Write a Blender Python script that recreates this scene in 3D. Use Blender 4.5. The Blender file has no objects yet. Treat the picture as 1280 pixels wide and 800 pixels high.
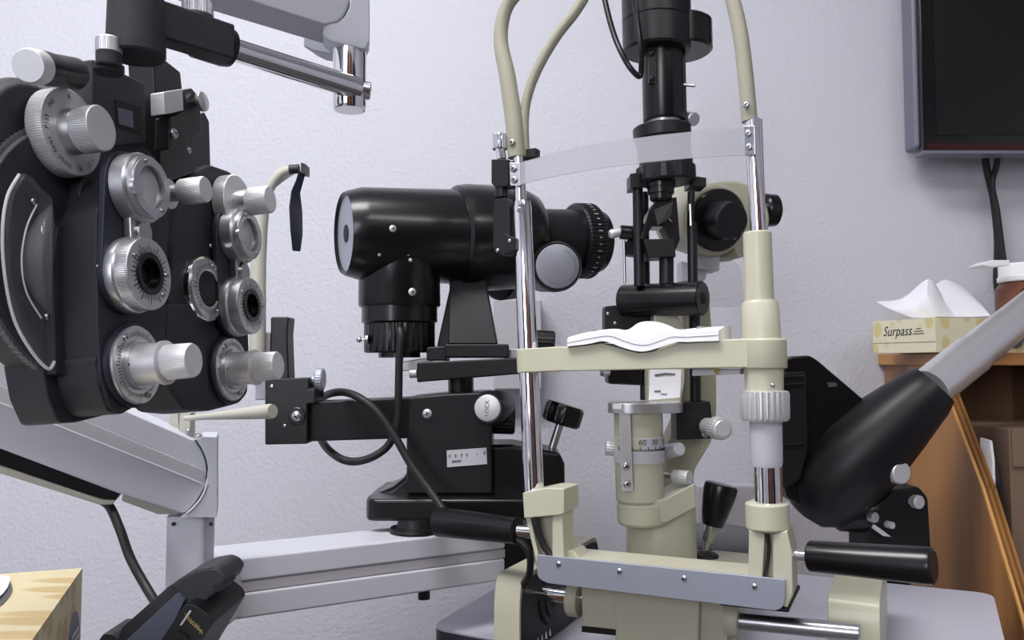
import bpy, bmesh, math, random
from mathutils import Vector as V, Matrix
random.seed(7)
SC = bpy.context.scene
COL = SC.collection
H = 1.08            # eye height
PITCH = math.radians(3.0)
FPX = 1024.0        # focal length in pixels of a 1280 x 800 frame
CAM = V((0, 0, H))
FWD = V((0, math.cos(PITCH), math.sin(PITCH)))
UPV = V((0, -math.sin(PITCH), math.cos(PITCH)))
Z = V((0, 0, 1)); X = V((1, 0, 0)); Y = V((0, 1, 0))

def ray(px, py):
    return X * ((px - 640) / FPX) + UPV * ((400 - py) / FPX) + FWD
def W(px, py, y):
    r = ray(px, py)
    return CAM + r * (y / r.y)
def WZ(px, py, z):                      # point on the horizontal plane z (relative to the eye)
    r = ray(px, py)
    return CAM + r * (z / r.z)
def S(p):                               # metres per pixel at a point
    return (p - CAM).dot(FWD) / FPX

class Plane:
    def __init__(s, O, n, up=None):
        s.O = O; s.n = n.normalized(); s.u = S(O)
        up = up or Z
        s.e = up.cross(s.n).normalized()
        s.v = s.n.cross(s.e).normalized()
    def at(s, px, py, k=0):
        r = ray(px, py); Q = s.O + s.n * (k * s.u)
        return CAM + r * ((Q - CAM).dot(s.n) / r.dot(s.n))
    def poly(s, pts, k=0):
        return [s.at(x, y, k) for x, y in pts]

def rp(pts, r, seg=4):                  # round the corners of a polygon
    out = []; n = len(pts)
    for i in range(n):
        p = V(pts[i]).to_2d() if len(pts[i]) == 2 else V(pts[i])
        rr = r[i] if isinstance(r, (list, tuple)) else r
        a = V(pts[i - 1]) - p; b = V(pts[(i + 1) % n]) - p
        if rr <= 0: out.append(p); continue
        la = min(rr, a.length * .49); lb = min(rr, b.length * .49)
        p0 = p + a.normalized() * la; p1 = p + b.normalized() * lb
        for j in range(seg + 1):
            t = j / seg
            out.append(p0 * (1 - t) ** 2 + p * 2 * t * (1 - t) + p1 * t * t)
    return out

def spline(pts, sub=8):
    P = [V(p) for p in pts]
    if len(P) < 3: return P
    out = []
    for i in range(len(P) - 1):
        p0 = P[max(i - 1, 0)]; p1 = P[i]; p2 = P[i + 1]; p3 = P[min(i + 2, len(P) - 1)]
        for j in range(sub):
            t = j / sub
            out.append(.5 * ((2 * p1) + (p2 - p0) * t + (2 * p0 - 5 * p1 + 4 * p2 - p3) * t * t + (3 * p1 - p0 - 3 * p2 + p3) * t ** 3))
    out.append(P[-1]); return out

def frame(a):
    a = a.normalized()
    x = a.cross(Z if abs(a.z) < .9 else X).normalized()
    return x, a.cross(x).normalized(), a

class G:
    def __init__(s): s.bm = bmesh.new(); s.mi = 0
    def m(s, i): s.mi = i; return s
    def face(s, vs):
        try: f = s.bm.faces.new(vs)
        except ValueError: return
        f.smooth = True; f.material_index = s.mi
    def rings(s, rings, cap0=True, cap1=True, closed=True):
        R = [[s.bm.verts.new(p) for p in r] for r in rings]
        n = len(R[0])
        for a, b in zip(R, R[1:]):
            for i in range(n if closed else n - 1):
                j = (i + 1) % n
                s.face((a[i], a[j], b[j], b[i]))
        if cap0: s.face(R[0][::-1])
        if cap1: s.face(R[-1])
        return s
    # revolved profile from P0 to P1: (t along, radius in pixels at that depth[, flute fraction])
    def rev(s, P0, P1, prof, seg=40, teeth=0, cap0=True, cap1=True, scale=None, sq=(1, 1), xdir=None):
        a = P1 - P0
        x, y, _ = frame(a)
        if xdir is not None:
            x = (xdir - a.normalized() * xdir.dot(a.normalized())).normalized(); y = a.normalized().cross(x)
        if teeth: seg = teeth * 4
        rs = []
        for q in prof:
            t, r = q[0], q[1]; fl = q[2] if len(q) > 2 else 0
            c = P0 + a * t; k = scale or S(c)
            ring = []
            for i in range(seg):
                an = 2 * math.pi * i / seg
                rr = r * k
                if fl and i % 4 in (2, 3): rr *= (1 - fl)
                ring.append(c + x * (rr * math.cos(an) * sq[0]) + y * (rr * math.sin(an) * sq[1]))
            rs.append(ring)
        return s.rings(rs, cap0, cap1)
    # cylinder with a small chamfer; radius in pixels
    def cyl(s, P0, P1, r0, r1=None, ch=.12, seg=32, teeth=0, fl=.05):
        r1 = r0 if r1 is None else r1
        L = (P1 - P0).length; c0 = min(.3, ch * r0 * S(P0) / L); c1 = min(.3, ch * r1 * S(P1) / L)
        if teeth:
            f = fl
            return s.rev(P0, P1, [(0, r0 * (1 - ch)), (c0, r0, f), (1 - c1, r1, f), (1, r1 * (1 - ch))], teeth=teeth)
        return s.rev(P0, P1, [(0, r0 * (1 - ch)), (c0, r0), (1 - c1, r1), (1, r1 * (1 - ch))], seg=seg)
    def ring(s, P0, P1, ro, ri, seg=40, ch=.04):    # annulus with thickness
        x, y, a = frame(P1 - P0); L = P1 - P0
        prof = [(0, ri), (0, ro), (.85, ro), (1, ro * (1 - ch)), (1, ri * (1 + ch)), (.85, ri)]
        rs = []
        for t, r in prof + prof[:1]:
            c = P0 + L * t; k = S(c)
            rs.append([c + x * (r * k * math.cos(2 * math.pi * i / seg)) + y * (r * k * math.sin(2 * math.pi * i / seg)) for i in range(seg)])
        return s.rings(rs, False, False)
    def box(s, c, x, y, z, sx, sy, sz):
        x = x.normalized() * sx / 2; y = y.normalized() * sy / 2; z = z.normalized() * sz / 2
        return s.rings([[c - x - y - z, c + x - y - z, c + x + y - z, c - x + y - z], [c - x - y + z, c + x - y + z, c + x + y + z, c - x + y + z]])
    def prism(s, pts, vec):
        return s.rings([[V(p) for p in pts], [V(p) + vec for p in pts]])
    def tube(s, pts, r, seg=14, sub=8, px=True, flat=1.0):
        P = spline(pts, sub); n = len(P)
        rl = r if isinstance(r, (list, tuple)) else [r]
        rs = []; px_ = None
        for i, p in enumerate(P):
            t = (P[min(i + 1, n - 1)] - P[max(i - 1, 0)]).normalized()
            if px_ is None: x, y, _ = frame(t)
            else:
                x = (px_ - t * px_.dot(t)).normalized(); y = t.cross(x)
            px_ = x
            f = i / (n - 1) * (len(rl) - 1); j = min(int(f), max(len(rl) - 2, 0))
            rr = rl[0] if len(rl) == 1 else rl[j] + (rl[j + 1] - rl[j]) * (f - j)
            k = rr * (S(p) if px else 1)
            rs.append([p + x * (k * math.cos(2 * math.pi * q / seg)) + y * (k * flat * math.sin(2 * math.pi * q / seg)) for q in range(seg)])
        return s.rings(rs)
    def ball(s, c, rx, ry=None, rz=None, seg=20):   # metres
        ry = ry or rx; rz = rz or rx
        rs = []
        for i in range(1, seg // 2):
            th = math.pi * i / (seg // 2)
            rs.append([c + V((rx * math.sin(th) * math.cos(2 * math.pi * j / seg), ry * math.sin(th) * math.sin(2 * math.pi * j / seg), -rz * math.cos(th))) for j in range(seg)])
        return s.rings(rs)
    def screw(s, p, n, rpx):                        # pan head with a cross
        n = n.normalized(); k = S(p) * rpx
        s.rev(p - n * k * .2, p + n * k * .55, [(0, rpx), (.5, rpx), (.85, rpx * .8), (1, rpx * .55)], seg=16)
        if rpx > 2.9:
            a, b, _ = frame(n); old = s.mi; s.mi = 9
            for u, v in ((a + b * .4, b - a * .4), (b - a * .4, a + b * .4)): s.box(p + n * k * .56, u, v, n, k * 1.05, k * .2, k * .1)
            s.mi = old
        return s
    def strip(s, rows):                             # open grid of points
        R = [[s.bm.verts.new(p) for p in r] for r in rows]
        for a, b in zip(R, R[1:]):
            for i in range(len(a) - 1): s.face((a[i], a[i + 1], b[i + 1], b[i]))
        return s
    def text(s, txt, c, xd, yd, size, squeeze=1.0, shear=0.0):
        cu = bpy.data.curves.new('lettering', 'FONT'); cu.body = txt; cu.size = 1; cu.align_x = 'CENTER'; cu.align_y = 'CENTER'
        cu.shear = shear; cu.resolution_u = 3
        o = bpy.data.objects.new('lettering', cu); COL.objects.link(o)
        bpy.context.view_layer.update()
        me = bpy.data.meshes.new_from_object(o.evaluated_get(bpy.context.evaluated_depsgraph_get()))
        xd = xd.normalized() * size * squeeze; yd = yd.normalized() * size
        vs = [s.bm.verts.new(c + xd * v.co.x + yd * v.co.y) for v in me.vertices]
        for p in me.polygons: s.face([vs[i] for i in p.vertices])
        bpy.data.objects.remove(o); bpy.data.curves.remove(cu); bpy.data.meshes.remove(me)
        return s

ROOT = {}
def obj(name, g, mat, parent=None, bevel=0, label=None, cat=None, group=None, kind=None, angle=32, recalc=True, solid=0, bseg=2):
    if recalc: bmesh.ops.recalc_face_normals(g.bm, faces=g.bm.faces[:])
    if parent is not None:
        off = ROOT[parent.name]
    else:
        off = sum((v.co for v in g.bm.verts), V()) / max(1, len(g.bm.verts))
        off.z = min(v.co.z for v in g.bm.verts)
    for v in g.bm.verts: v.co -= off
    me = bpy.data.meshes.new(name); g.bm.to_mesh(me); g.bm.free()
    for m_ in (mat if isinstance(mat, (list, tuple)) else [mat]): me.materials.append(M[m_])
    if any(p.material_index == 9 for p in me.polygons):
        me.materials.append(M['black_hole']); i9 = len(me.materials) - 1
        for p in me.polygons:
            if p.material_index == 9: p.material_index = i9
    me.set_sharp_from_angle(angle=math.radians(angle))
    o = bpy.data.objects.new(name, me); COL.objects.link(o)
    if parent is not None: o.parent = parent
    else: o.location = off
    ROOT[o.name] = off
    if solid:
        md = o.modifiers.new('solid', 'SOLIDIFY'); md.thickness = solid; md.offset = 0
        md = o.modifiers.new('split', 'EDGE_SPLIT'); md.split_angle = math.radians(40); md.use_edge_sharp = False
    if bevel:
        md = o.modifiers.new('bevel', 'BEVEL'); md.width = bevel; md.segments = bseg; md.limit_method = 'ANGLE'; md.angle_limit = math.radians(38); md.harden_normals = True
    tag(o, label, cat, group, kind); return o
def tag(o, label=None, cat=None, group=None, kind=None):
    if label: o['label'] = label
    if cat: o['category'] = cat
    if group: o['group'] = group
    if kind: o['kind'] = kind
    return o
def thing(name, loc, label, cat, group=None):
    o = bpy.data.objects.new(name, None); COL.objects.link(o); o.location = loc; o.empty_display_size = .02
    ROOT[o.name] = V(loc); return tag(o, label, cat, group)

# ------------------------------------------------------------------ materials
M = {}
def srgb(r, g, b):
    f = lambda c: (c / 255 / 12.92) if c <= 10 else ((c / 255 + .055) / 1.055) ** 2.4
    return (f(r), f(g), f(b), 1)
def mat(name, col, rough=.5, metal=0, bump=0, bscale=200, coat=0, mott=0, mscale=20, trans=0, ior=1.45, alpha=1, emis=0, spec=.5, aniso=0):
    m_ = bpy.data.materials.new(name); m_.use_nodes = True
    nt = m_.node_tree; b = nt.nodes['Principled BSDF']
    b.inputs['Base Color'].default_value = col; b.inputs['Roughness'].default_value = rough; b.inputs['Metallic'].default_value = metal
    b.inputs['Coat Weight'].default_value = coat; b.inputs['Coat Roughness'].default_value = .12
    b.inputs['Transmission Weight'].default_value = trans; b.inputs['IOR'].default_value = ior; b.inputs['Alpha'].default_value = alpha
    b.inputs['Specular IOR Level'].default_value = spec
    tc = nt.nodes.new('ShaderNodeTexCoord')
    if bump:
        n = nt.nodes.new('ShaderNodeTexNoise'); n.inputs['Scale'].default_value = bscale; n.inputs['Detail'].default_value = 3
        nt.links.new(tc.outputs['Object'], n.inputs['Vector'])
        bp = nt.nodes.new('ShaderNodeBump'); bp.inputs['Strength'].default_value = bump; bp.inputs['Distance'].default_value = .0022 if bscale < 200 else .002
        nt.links.new(n.outputs['Fac'], bp.inputs['Height']); nt.links.new(bp.outputs['Normal'], b.inputs['Normal'])
    if mott:
        n = nt.nodes.new('ShaderNodeTexNoise'); n.inputs['Scale'].default_value = mscale; n.inputs['Detail'].default_value = 4
        nt.links.new(tc.outputs['Object'], n.inputs['Vector'])
        mx = nt.nodes.new('ShaderNodeMix'); mx.data_type = 'RGBA'
        mx.inputs[6].default_value = tuple(c * (1 - mott) for c in col[:3]) + (1,); mx.inputs[7].default_value = tuple(min(1, c * (1 + mott)) for c in col[:3]) + (1,)
        nt.links.new(n.outputs['Fac'], mx.inputs[0]); nt.links.new(mx.outputs[2], b.inputs['Base Color'])
    if emis:
        b.inputs['Emission Color'].default_value = col; b.inputs['Emission Strength'].default_value = emis
    M[name] = m_; return m_
mat('wall_paint', srgb(206, 207, 217), .75, bump=.75, bscale=150, mott=.015, mscale=6)
mat('ceiling_paint', srgb(225, 225, 228), .9)
mat('floor_vinyl', srgb(95, 92, 92), .5, mott=.15, mscale=12)
mat('black_crinkle', srgb(38, 39, 46), .55, bump=.25, bscale=2200, mott=.08, mscale=300)
mat('black_satin', srgb(19, 19, 24), .4, mott=.06, mscale=80)
mat('black_gloss', srgb(13, 13, 16), .28, coat=.12, mott=.1, mscale=40)
mat('black_plastic', srgb(18, 18, 21), .44, mott=.1, mscale=60)
mat('navy_black', srgb(32, 35, 50), .45)
mat('black_hole', srgb(5, 5, 6), .6)
mat('rubber', srgb(26, 26, 28), .5)
mat('silver', (.6, .6, .63, 1), .34, metal=.9, mott=.04, mscale=150)
mat('silver_white', (.68, .68, .7, 1), .42, metal=.55, mott=.03, mscale=150)
mat('steel', (.55, .55, .57, 1), .28, metal=1, mott=.05, mscale=120)
mat('chrome', (.82, .82, .84, 1), .07, metal=1)
mat('cream', srgb(194, 192, 172), .38, coat=.15, mott=.03, mscale=30)
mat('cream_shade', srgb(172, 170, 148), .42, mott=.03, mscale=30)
mat('tube_cream', srgb(158, 156, 140), .42, mott=.06, mscale=40)
mat('arm_grey', srgb(196, 198, 208), .42, mott=.015, mscale=30)
mat('arm_groove', srgb(178, 176, 182), .5)
mat('arm_beige', srgb(180, 178, 168), .45)
mat('aluminium', srgb(164, 169, 184), .4, metal=.45, mott=.03, mscale=200)
mat('alu_tube', (.74, .74, .77, 1), .3, metal=.65, mott=.02, mscale=60)
mat('table_white', srgb(200, 200, 214), .42, mott=.01, mscale=40)
mat('table_edge', srgb(52, 52, 62), .5)
mat('paper', srgb(246, 246, 250), .8)
mat('tissue', srgb(238, 238, 246), .9)
mat('ink', srgb(38, 38, 46), .6)
mat('faint_ink', srgb(110, 108, 118), .6)
mat('gold', srgb(205, 180, 110), .4, metal=.3)
mat('grey_plastic', srgb(84, 85, 92), .35, mott=.04, mscale=50)
mat('screen', srgb(20, 21, 22), .22)
mat('bezel', srgb(12, 12, 14), .12, coat=.3)
mat('dark_red', srgb(52, 18, 18), .25)
mat('tv_edge', srgb(112, 112, 128), .35)
mat('amber', srgb(120, 74, 58), .3, mott=.1, mscale=30)
mat('card', srgb(126, 104, 88), .8, mott=.06, mscale=60)
mat('pale_plate', srgb(196, 194, 202), .5)
mat('grey_disc', srgb(160, 164, 176), .4, metal=.3, mott=.06, mscale=200)
mat('blue_grey', srgb(96, 100, 116), .5, mott=.12, mscale=200)
mat('grey_case', srgb(48, 49, 56), .42, mott=.05, mscale=120)
mat('grip_case', srgb(84, 88, 104), .28, mott=.05, mscale=120)
mat('mirror', (.9, .9, .92, 1), .02, metal=1)
mat('panel_glow', (1, .97, .94, 1), .5, emis=7)
mat('day_pane', (.9, .95, 1, 1), .5, emis=3)
mat('added_cupboard_paint', srgb(48, 44, 46), .45)
mat('door_wood', srgb(120, 62, 34), .4, mott=.2, mscale=9)
def glass(name, col, rough, alpha_mix, ior=1.45):
    m_ = bpy.data.materials.new(name); m_.use_nodes = True; nt = m_.node_tree
    b = nt.nodes['Principled BSDF']; b.inputs['Base Color'].default_value = col; b.inputs['Roughness'].default_value = rough
    b.inputs['IOR'].default_value = ior
    if alpha_mix < 1:
        tr = nt.nodes.new('ShaderNodeBsdfTransparent'); mx = nt.nodes.new('ShaderNodeMixShader'); mx.inputs[0].default_value = alpha_mix
        nt.links.new(tr.outputs[0], mx.inputs[1]); nt.links.new(b.outputs[0], mx.inputs[2])
        nt.links.new(mx.outputs[0], nt.nodes['Material Output'].inputs['Surface'])
    M[name] = m_; return m_
g_ = glass('clear_plastic', (.35, .36, .4, 1), .03, .15)
glass('clear_edge_glint', (.9, .92, 1, 1), .08, .5)  # whitish mix that paints glints along the edges of the clear plastic
glass('lens_glass', (.8, .82, .86, 1), .02, .45)
glass('frosted_band', srgb(186, 187, 196), .4, .5)
def wood(name, c1, c2, rough=.4, vert=True, scale=1.0):
    m_ = bpy.data.materials.new(name); m_.use_nodes = True; nt = m_.node_tree; b = nt.nodes['Principled BSDF']
    b.inputs['Roughness'].default_value = rough; b.inputs['Coat Weight'].default_value = .2
    tc = nt.nodes.new('ShaderNodeTexCoord'); mp = nt.nodes.new('ShaderNodeMapping')
    mp.inputs['Scale'].default_value = (scale, scale, .09 * scale) if vert else (.09 * scale, scale, scale)
    mp.inputs['Rotation'].default_value = (.12, 0, 0) if vert else (0, 0, .05)
    wv = nt.nodes.new('ShaderNodeTexWave'); wv.inputs['Scale'].default_value = 3.2; wv.inputs['Distortion'].default_value = 7; wv.inputs['Detail'].default_value = 3; wv.inputs['Detail Scale'].default_value = 1.6
    wv.bands_direction = 'DIAGONAL'
    ns = nt.nodes.new('ShaderNodeTexNoise'); ns.inputs['Scale'].default_value = 38; ns.inputs['Detail'].default_value = 5
    cr = nt.nodes.new('ShaderNodeValToRGB'); cr.color_ramp.elements[0].color = c1; cr.color_ramp.elements[1].color = c2
    cr.color_ramp.elements[0].position = .1; cr.color_ramp.elements[1].position = .85
    ad = nt.nodes.new('ShaderNodeMath'); ad.operation = 'MULTIPLY_ADD'; ad.inputs[1].default_value = .4
    sb = nt.nodes.new('ShaderNodeMath'); sb.operation = 'MULTIPLY'; sb.inputs[1].default_value = .65
    L_ = nt.links.new
    L_(tc.outputs['Object'], mp.inputs['Vector']); L_(mp.outputs[0], wv.inputs['Vector']); L_(mp.outputs[0], ns.inputs['Vector'])
    L_(wv.outputs['Fac'], sb.inputs[0]); L_(ns.outputs['Fac'], ad.inputs[0]); L_(sb.outputs[0], ad.inputs[2])
    L_(ad.outputs[0], cr.inputs[0]); L_(cr.outputs[0], b.inputs['Base Color'])
    M[name] = m_
wood('oak', srgb(112, 72, 40), srgb(190, 134, 76), .4)
wood('oak_top', srgb(140, 88, 44), srgb(200, 142, 80), .4, vert=False)
wood('oak_inside', srgb(120, 90, 68), srgb(160, 124, 96), .6)
mat('ply_light', srgb(216, 160, 92), .5, mott=.08, mscale=40)
mat('ply_dark', srgb(158, 100, 50), .5, mott=.08, mscale=40)
def blotch(name, base, spot, sx, sy, sz, th):
    m_ = bpy.data.materials.new(name); m_.use_nodes = True; nt = m_.node_tree; b = nt.nodes['Principled BSDF']; b.inputs['Roughness'].default_value = .55
    tc = nt.nodes.new('ShaderNodeTexCoord'); mp = nt.nodes.new('ShaderNodeMapping'); mp.inputs['Scale'].default_value = (sx, sy, sz)
    vo = nt.nodes.new('ShaderNodeTexVoronoi'); vo.inputs['Scale'].default_value = 1; vo.inputs['Randomness'].default_value = .6
    cr = nt.nodes.new('ShaderNodeValToRGB'); cr.color_ramp.elements[0].color = spot; cr.color_ramp.elements[1].color = base
    cr.color_ramp.elements[0].position = th - .05; cr.color_ramp.elements[1].position = th + .05
    nt.links.new(tc.outputs['Object'], mp.inputs[0]); nt.links.new(mp.outputs[0], vo.inputs['Vector']); nt.links.new(vo.outputs['Distance'], cr.inputs[0]); nt.links.new(cr.outputs[0], b.inputs['Base Color'])
    M[name] = m_
blotch('tissue_card', srgb(226, 221, 192), srgb(214, 201, 146), 34, 34, 26, .34)
blotch('wood_card', srgb(206, 194, 158), srgb(188, 166, 120), 12, 46, 46, .38)
# ------------------------------------------------------------------ the room
WALL_Y = 1.5
def wall(name, c, sx, sy, sz, m_):
    g = G(); g.box(V(c), X, Y, Z, sx, sy, sz); return obj(name, g, m_, kind='structure')
wall('wall_back', (.25, WALL_Y + .05, 1.3), 4.1, .1, 2.6, 'wall_paint')
wall('wall_left', (-1.85, -.2, 1.3), .1, 3.4, 2.6, 'wall_paint')
wall('wall_right', (2.35, -.2, 1.3), .1, 3.4, 2.6, 'wall_paint')
wall('wall_front', (.25, -1.95, 1.3), 4.1, .1, 2.6, 'wall_paint')
wall('floor', (.25, -.2, -.05), 4.3, 3.6, .1, 'floor_vinyl')
wall('ceiling', (.25, -.2, 2.65), 4.3, 3.6, .1, 'ceiling_paint')
g = G(); g.box(V((.75, -1.88, 1.02)), X, Y, Z, .9, .04, 2.04)
d = obj('door_1', g, 'door_wood', kind='structure', bevel=.004)
g = G(); g.cyl(V((.42, -1.86, 1.0)), V((.42, -1.80, 1.0)), 12, seg=20); obj('door_handle', g, 'chrome', d)
# daylight window; two unseen cupboards added behind the viewpoint to darken chrome reflections
g = G()
for a, b, w, h in ((0, .55, 1.16, .06), (0, -.55, 1.16, .06), (-.55, 0, .06, 1.04), (.55, 0, .06, 1.04), (0, 0, .04, 1.04)): g.box(V((-.85 + a, -1.885, 1.62 + b)), X, Y, Z, w, .03, h)
w1 = obj('window_1', g, 'ceiling_paint', kind='structure')
g = G(); g.box(V((-.85, -1.895, 1.62)), X, Y, Z, 1.06, .006, 1.04); obj('pane', g, 'day_pane', w1)
for nm, cx, cy, sx, sy, lab in (('added_cupboard', 1.75, -1.6, .9, .5, 'tall dark box with doors, added unseen beside the brown door to darken reflections'), ('added_cupboard', -.1, -1.66, .5, .4, 'tall dark box with doors, added unseen between window and brown door to darken reflections')):
    t = thing(nm, V((cx, cy, 0)), lab, 'added_cupboard')
    g = G(); g.box(V((cx, cy, .95)), X, Y, Z, sx, sy, 1.9); obj('body', g, 'added_cupboard_paint', t, bevel=.004)
    for sgn in (-1, 1):
        g = G(); g.box(V((cx + sgn * sx / 4, cy + sy / 2 + .009, .95)), X, Y, Z, sx / 2 - .008, .016, 1.86); dd_ = obj('door', g, 'added_cupboard_paint', t, bevel=.003)
        g = G(); g.cyl(V((cx + sgn * .035, cy + sy / 2 + .03, .9)), V((cx + sgn * .035, cy + sy / 2 + .03, 1.05)), 4, seg=12); obj('handle', g, 'chrome', dd_)
for k, (lx, ly, sx, sy) in enumerate([(-.55, .3, 1.2, .6), (.9, -.9, 1.2, .6)]):
    t = thing('ceiling_light', (lx, ly, 2.6), ['flush white ceiling light panel above the left half of the room', 'flush white ceiling light panel nearer the brown door'][k], 'ceiling light', 'ceiling light panels')
    g = G()
    for a, b, w, h in ((0, sy / 2, sx + .06, .03), (0, -sy / 2, sx + .06, .03), (sx / 2, 0, .03, sy), (-sx / 2, 0, .03, sy)):
        g.box(V((lx + a, ly + b, 2.58)), X, Y, Z, w, h, .04)
    obj('frame', g, 'ceiling_paint', t)
    g = G(); g.box(V((lx, ly, 2.592)), X, Y, Z, sx - .03, sy - .03, .012); obj('diffuser', g, 'panel_glow', t)

# ------------------------------------------------------------------ phoropter
t45 = math.radians(4.5); a80 = math.radians(80)
n0 = V((math.sin(a80), -math.cos(a80), 0))
PN_n = n0 * math.cos(t45) + Z * math.sin(t45)
zz = Z * math.cos(t45) - n0 * math.sin(t45)
PA = Plane(W(163, 457, .45), PN_n, zz)      # front face of the near lens battery
PB = Plane(W(283, 462, .585), PN_n, zz)     # front face of the far lens battery
phor = thing('phoropter', W(163, 530, .47), 'large black and silver phoropter with knurled dials hanging in the left foreground', 'phoropter')

def disc_text(g, P, C, R, items, size):
    for txt, ang in items:
        d = P.e * math.cos(ang) + P.v * math.sin(ang)
        g.text(txt, C + d * R, -P.e * math.sin(ang) * -1 if False else (P.e * math.sin(ang) - P.v * math.cos(ang)), d, size)

def capsule(P, C0, C1, R):
    a = (C1 - C0); a = a - P.n * a.dot(P.n); L = a.length; a.normalize(); b = P.n.cross(a)
    pts = [C1 + a * (R * math.cos(t)) + b * (R * math.sin(t)) for t in [(-90 + 180 * i / 14) * math.pi / 180 for i in range(15)]]
    pts += [C0 - a * (R * math.cos(t)) - b * (R * math.sin(t)) for t in [(-90 + 180 * i / 14) * math.pi / 180 for i in range(15)]]
    return pts

def knob_axis(P, px, py, k, lens):   # point on plane and a step along the normal, in px
    C = P.at(px, py, k); return C, P.n * (P.u * 1.0)

def ticks(g, P, C, off, r0, r1, n, w, a0=0, a1=2 * math.pi, long=5):
    u = P.u
    for i in range(n):
        an = a0 + (a1 - a0) * i / n
        d = P.e * math.cos(an) + P.v * math.sin(an); q = P.n.cross(d)
        ro = r1 if i % long == 0 else r0 + (r1 - r0) * .6
        c = C + P.n * (off * u)
        p = [c + d * (r0 * u) - q * (w * u), c + d * (ro * u) - q * (w * u), c + d * (ro * u) + q * (w * u), c + d * (r0 * u) + q * (w * u)]
        g.face([g.bm.verts.new(v) for v in p])

def cyl_knob(P, px, py, sc, parent):     # cylinder power knob: flanged scale, long two-stage knurled knob
    C = P.at(px, py, 0); n = P.n * P.u; s = sc
    g = G()
    g.rev(C - n * 10 * s, C + n * 7 * s, [(0, 54 * s), (.9, 54 * s), (1, 52 * s)], seg=48, scale=P.u)
    b = obj('cylinder_dial_boss', g, 'navy_black', parent)
    g = G()
    g.rev(C + n * 6 * s, C + n * 12 * s, [(0, 50 * s), (.8, 50 * s), (1, 48.5 * s)], seg=48, scale=P.u)
    g.rev(C + n * 11 * s, C + n * 17 * s, [(0, 32 * s), (.7, 32 * s), (1, 30 * s)], seg=40, scale=P.u)
    g.m(1); ticks(g, P, C, 12.4 * s, 37 * s, 46 * s, 60, .55 * s)
    g.rev(C + n * 16 * s - P.e * 27 * P.u * s, C + n * 17.6 * s - P.e * 27 * P.u * s, [(0, 1.8 * s), (1, 1.8 * s)], seg=10, scale=P.u)
    obj('cylinder_dial', g, ['silver', 'ink'], parent, recalc=True)
    for an in (2.2, 5.1):
        g = G(); g.screw(C + n * 12.5 * s + (P.e * math.cos(an) + P.v * math.sin(an)) * 42 * s * P.u, P.n, 4.2 * s); obj('dial_screw', g, 'steel', parent)
    g = G(); g.rev(C + n * 14 * s, C + n * 46 * s, [(0, 27 * s), (.1, 27 * s), (1, 26 * s)], seg=44, scale=P.u)
    g.rev(C + n * 45 * s, C + n * 53 * s, [(0, 26 * s), (.15, 28 * s), (.8, 28 * s), (1, 25 * s)], seg=44, scale=P.u)
    obj('axis_knob', g, 'silver_white', parent)
    g = G(); g.rev(C + n * 52 * s, C + n * 88 * s, [(0, 22 * s), (.05, 22.6 * s, .03), (.93, 22 * s, .03), (1, 20.5 * s)], teeth=64, scale=P.u)
    obj('power_knob', g, 'silver_white', parent)

def aux_dial(P, px, py, k, R, th, rk, lk, txt, parent, hub=True):
    C = P.at(px, py, k); n = P.n * P.u
    g = G(); g.rev(C, C + n * th, [(0, R * .97), (.05, R, .018), (.93, R, .018), (1, R * .97)], teeth=120, scale=P.u)
    g.m(1)
    if txt: disc_text(g, P, C + n * (th + .4), R * .80 * P.u, txt, R * .17 * P.u)
    obj('auxiliary_lens_dial', g, ['silver_white', 'ink'], parent, recalc=True)
    g = G(); g.rev(C + n * th, C + n * (th + lk * .42), [(0, rk * 1.02), (1, rk * .96)], seg=40, scale=P.u); obj('dial_hub', g, 'silver', parent)
    g = G(); g.rev(C + n * (th + lk * .36), C + n * (th + lk), [(0, rk), (.04, rk * 1.03, .028), (.95, rk * 1.02, .028), (1, rk * .96)], teeth=66, scale=P.u); obj('auxiliary_knob', g, 'silver_white', parent)

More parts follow.
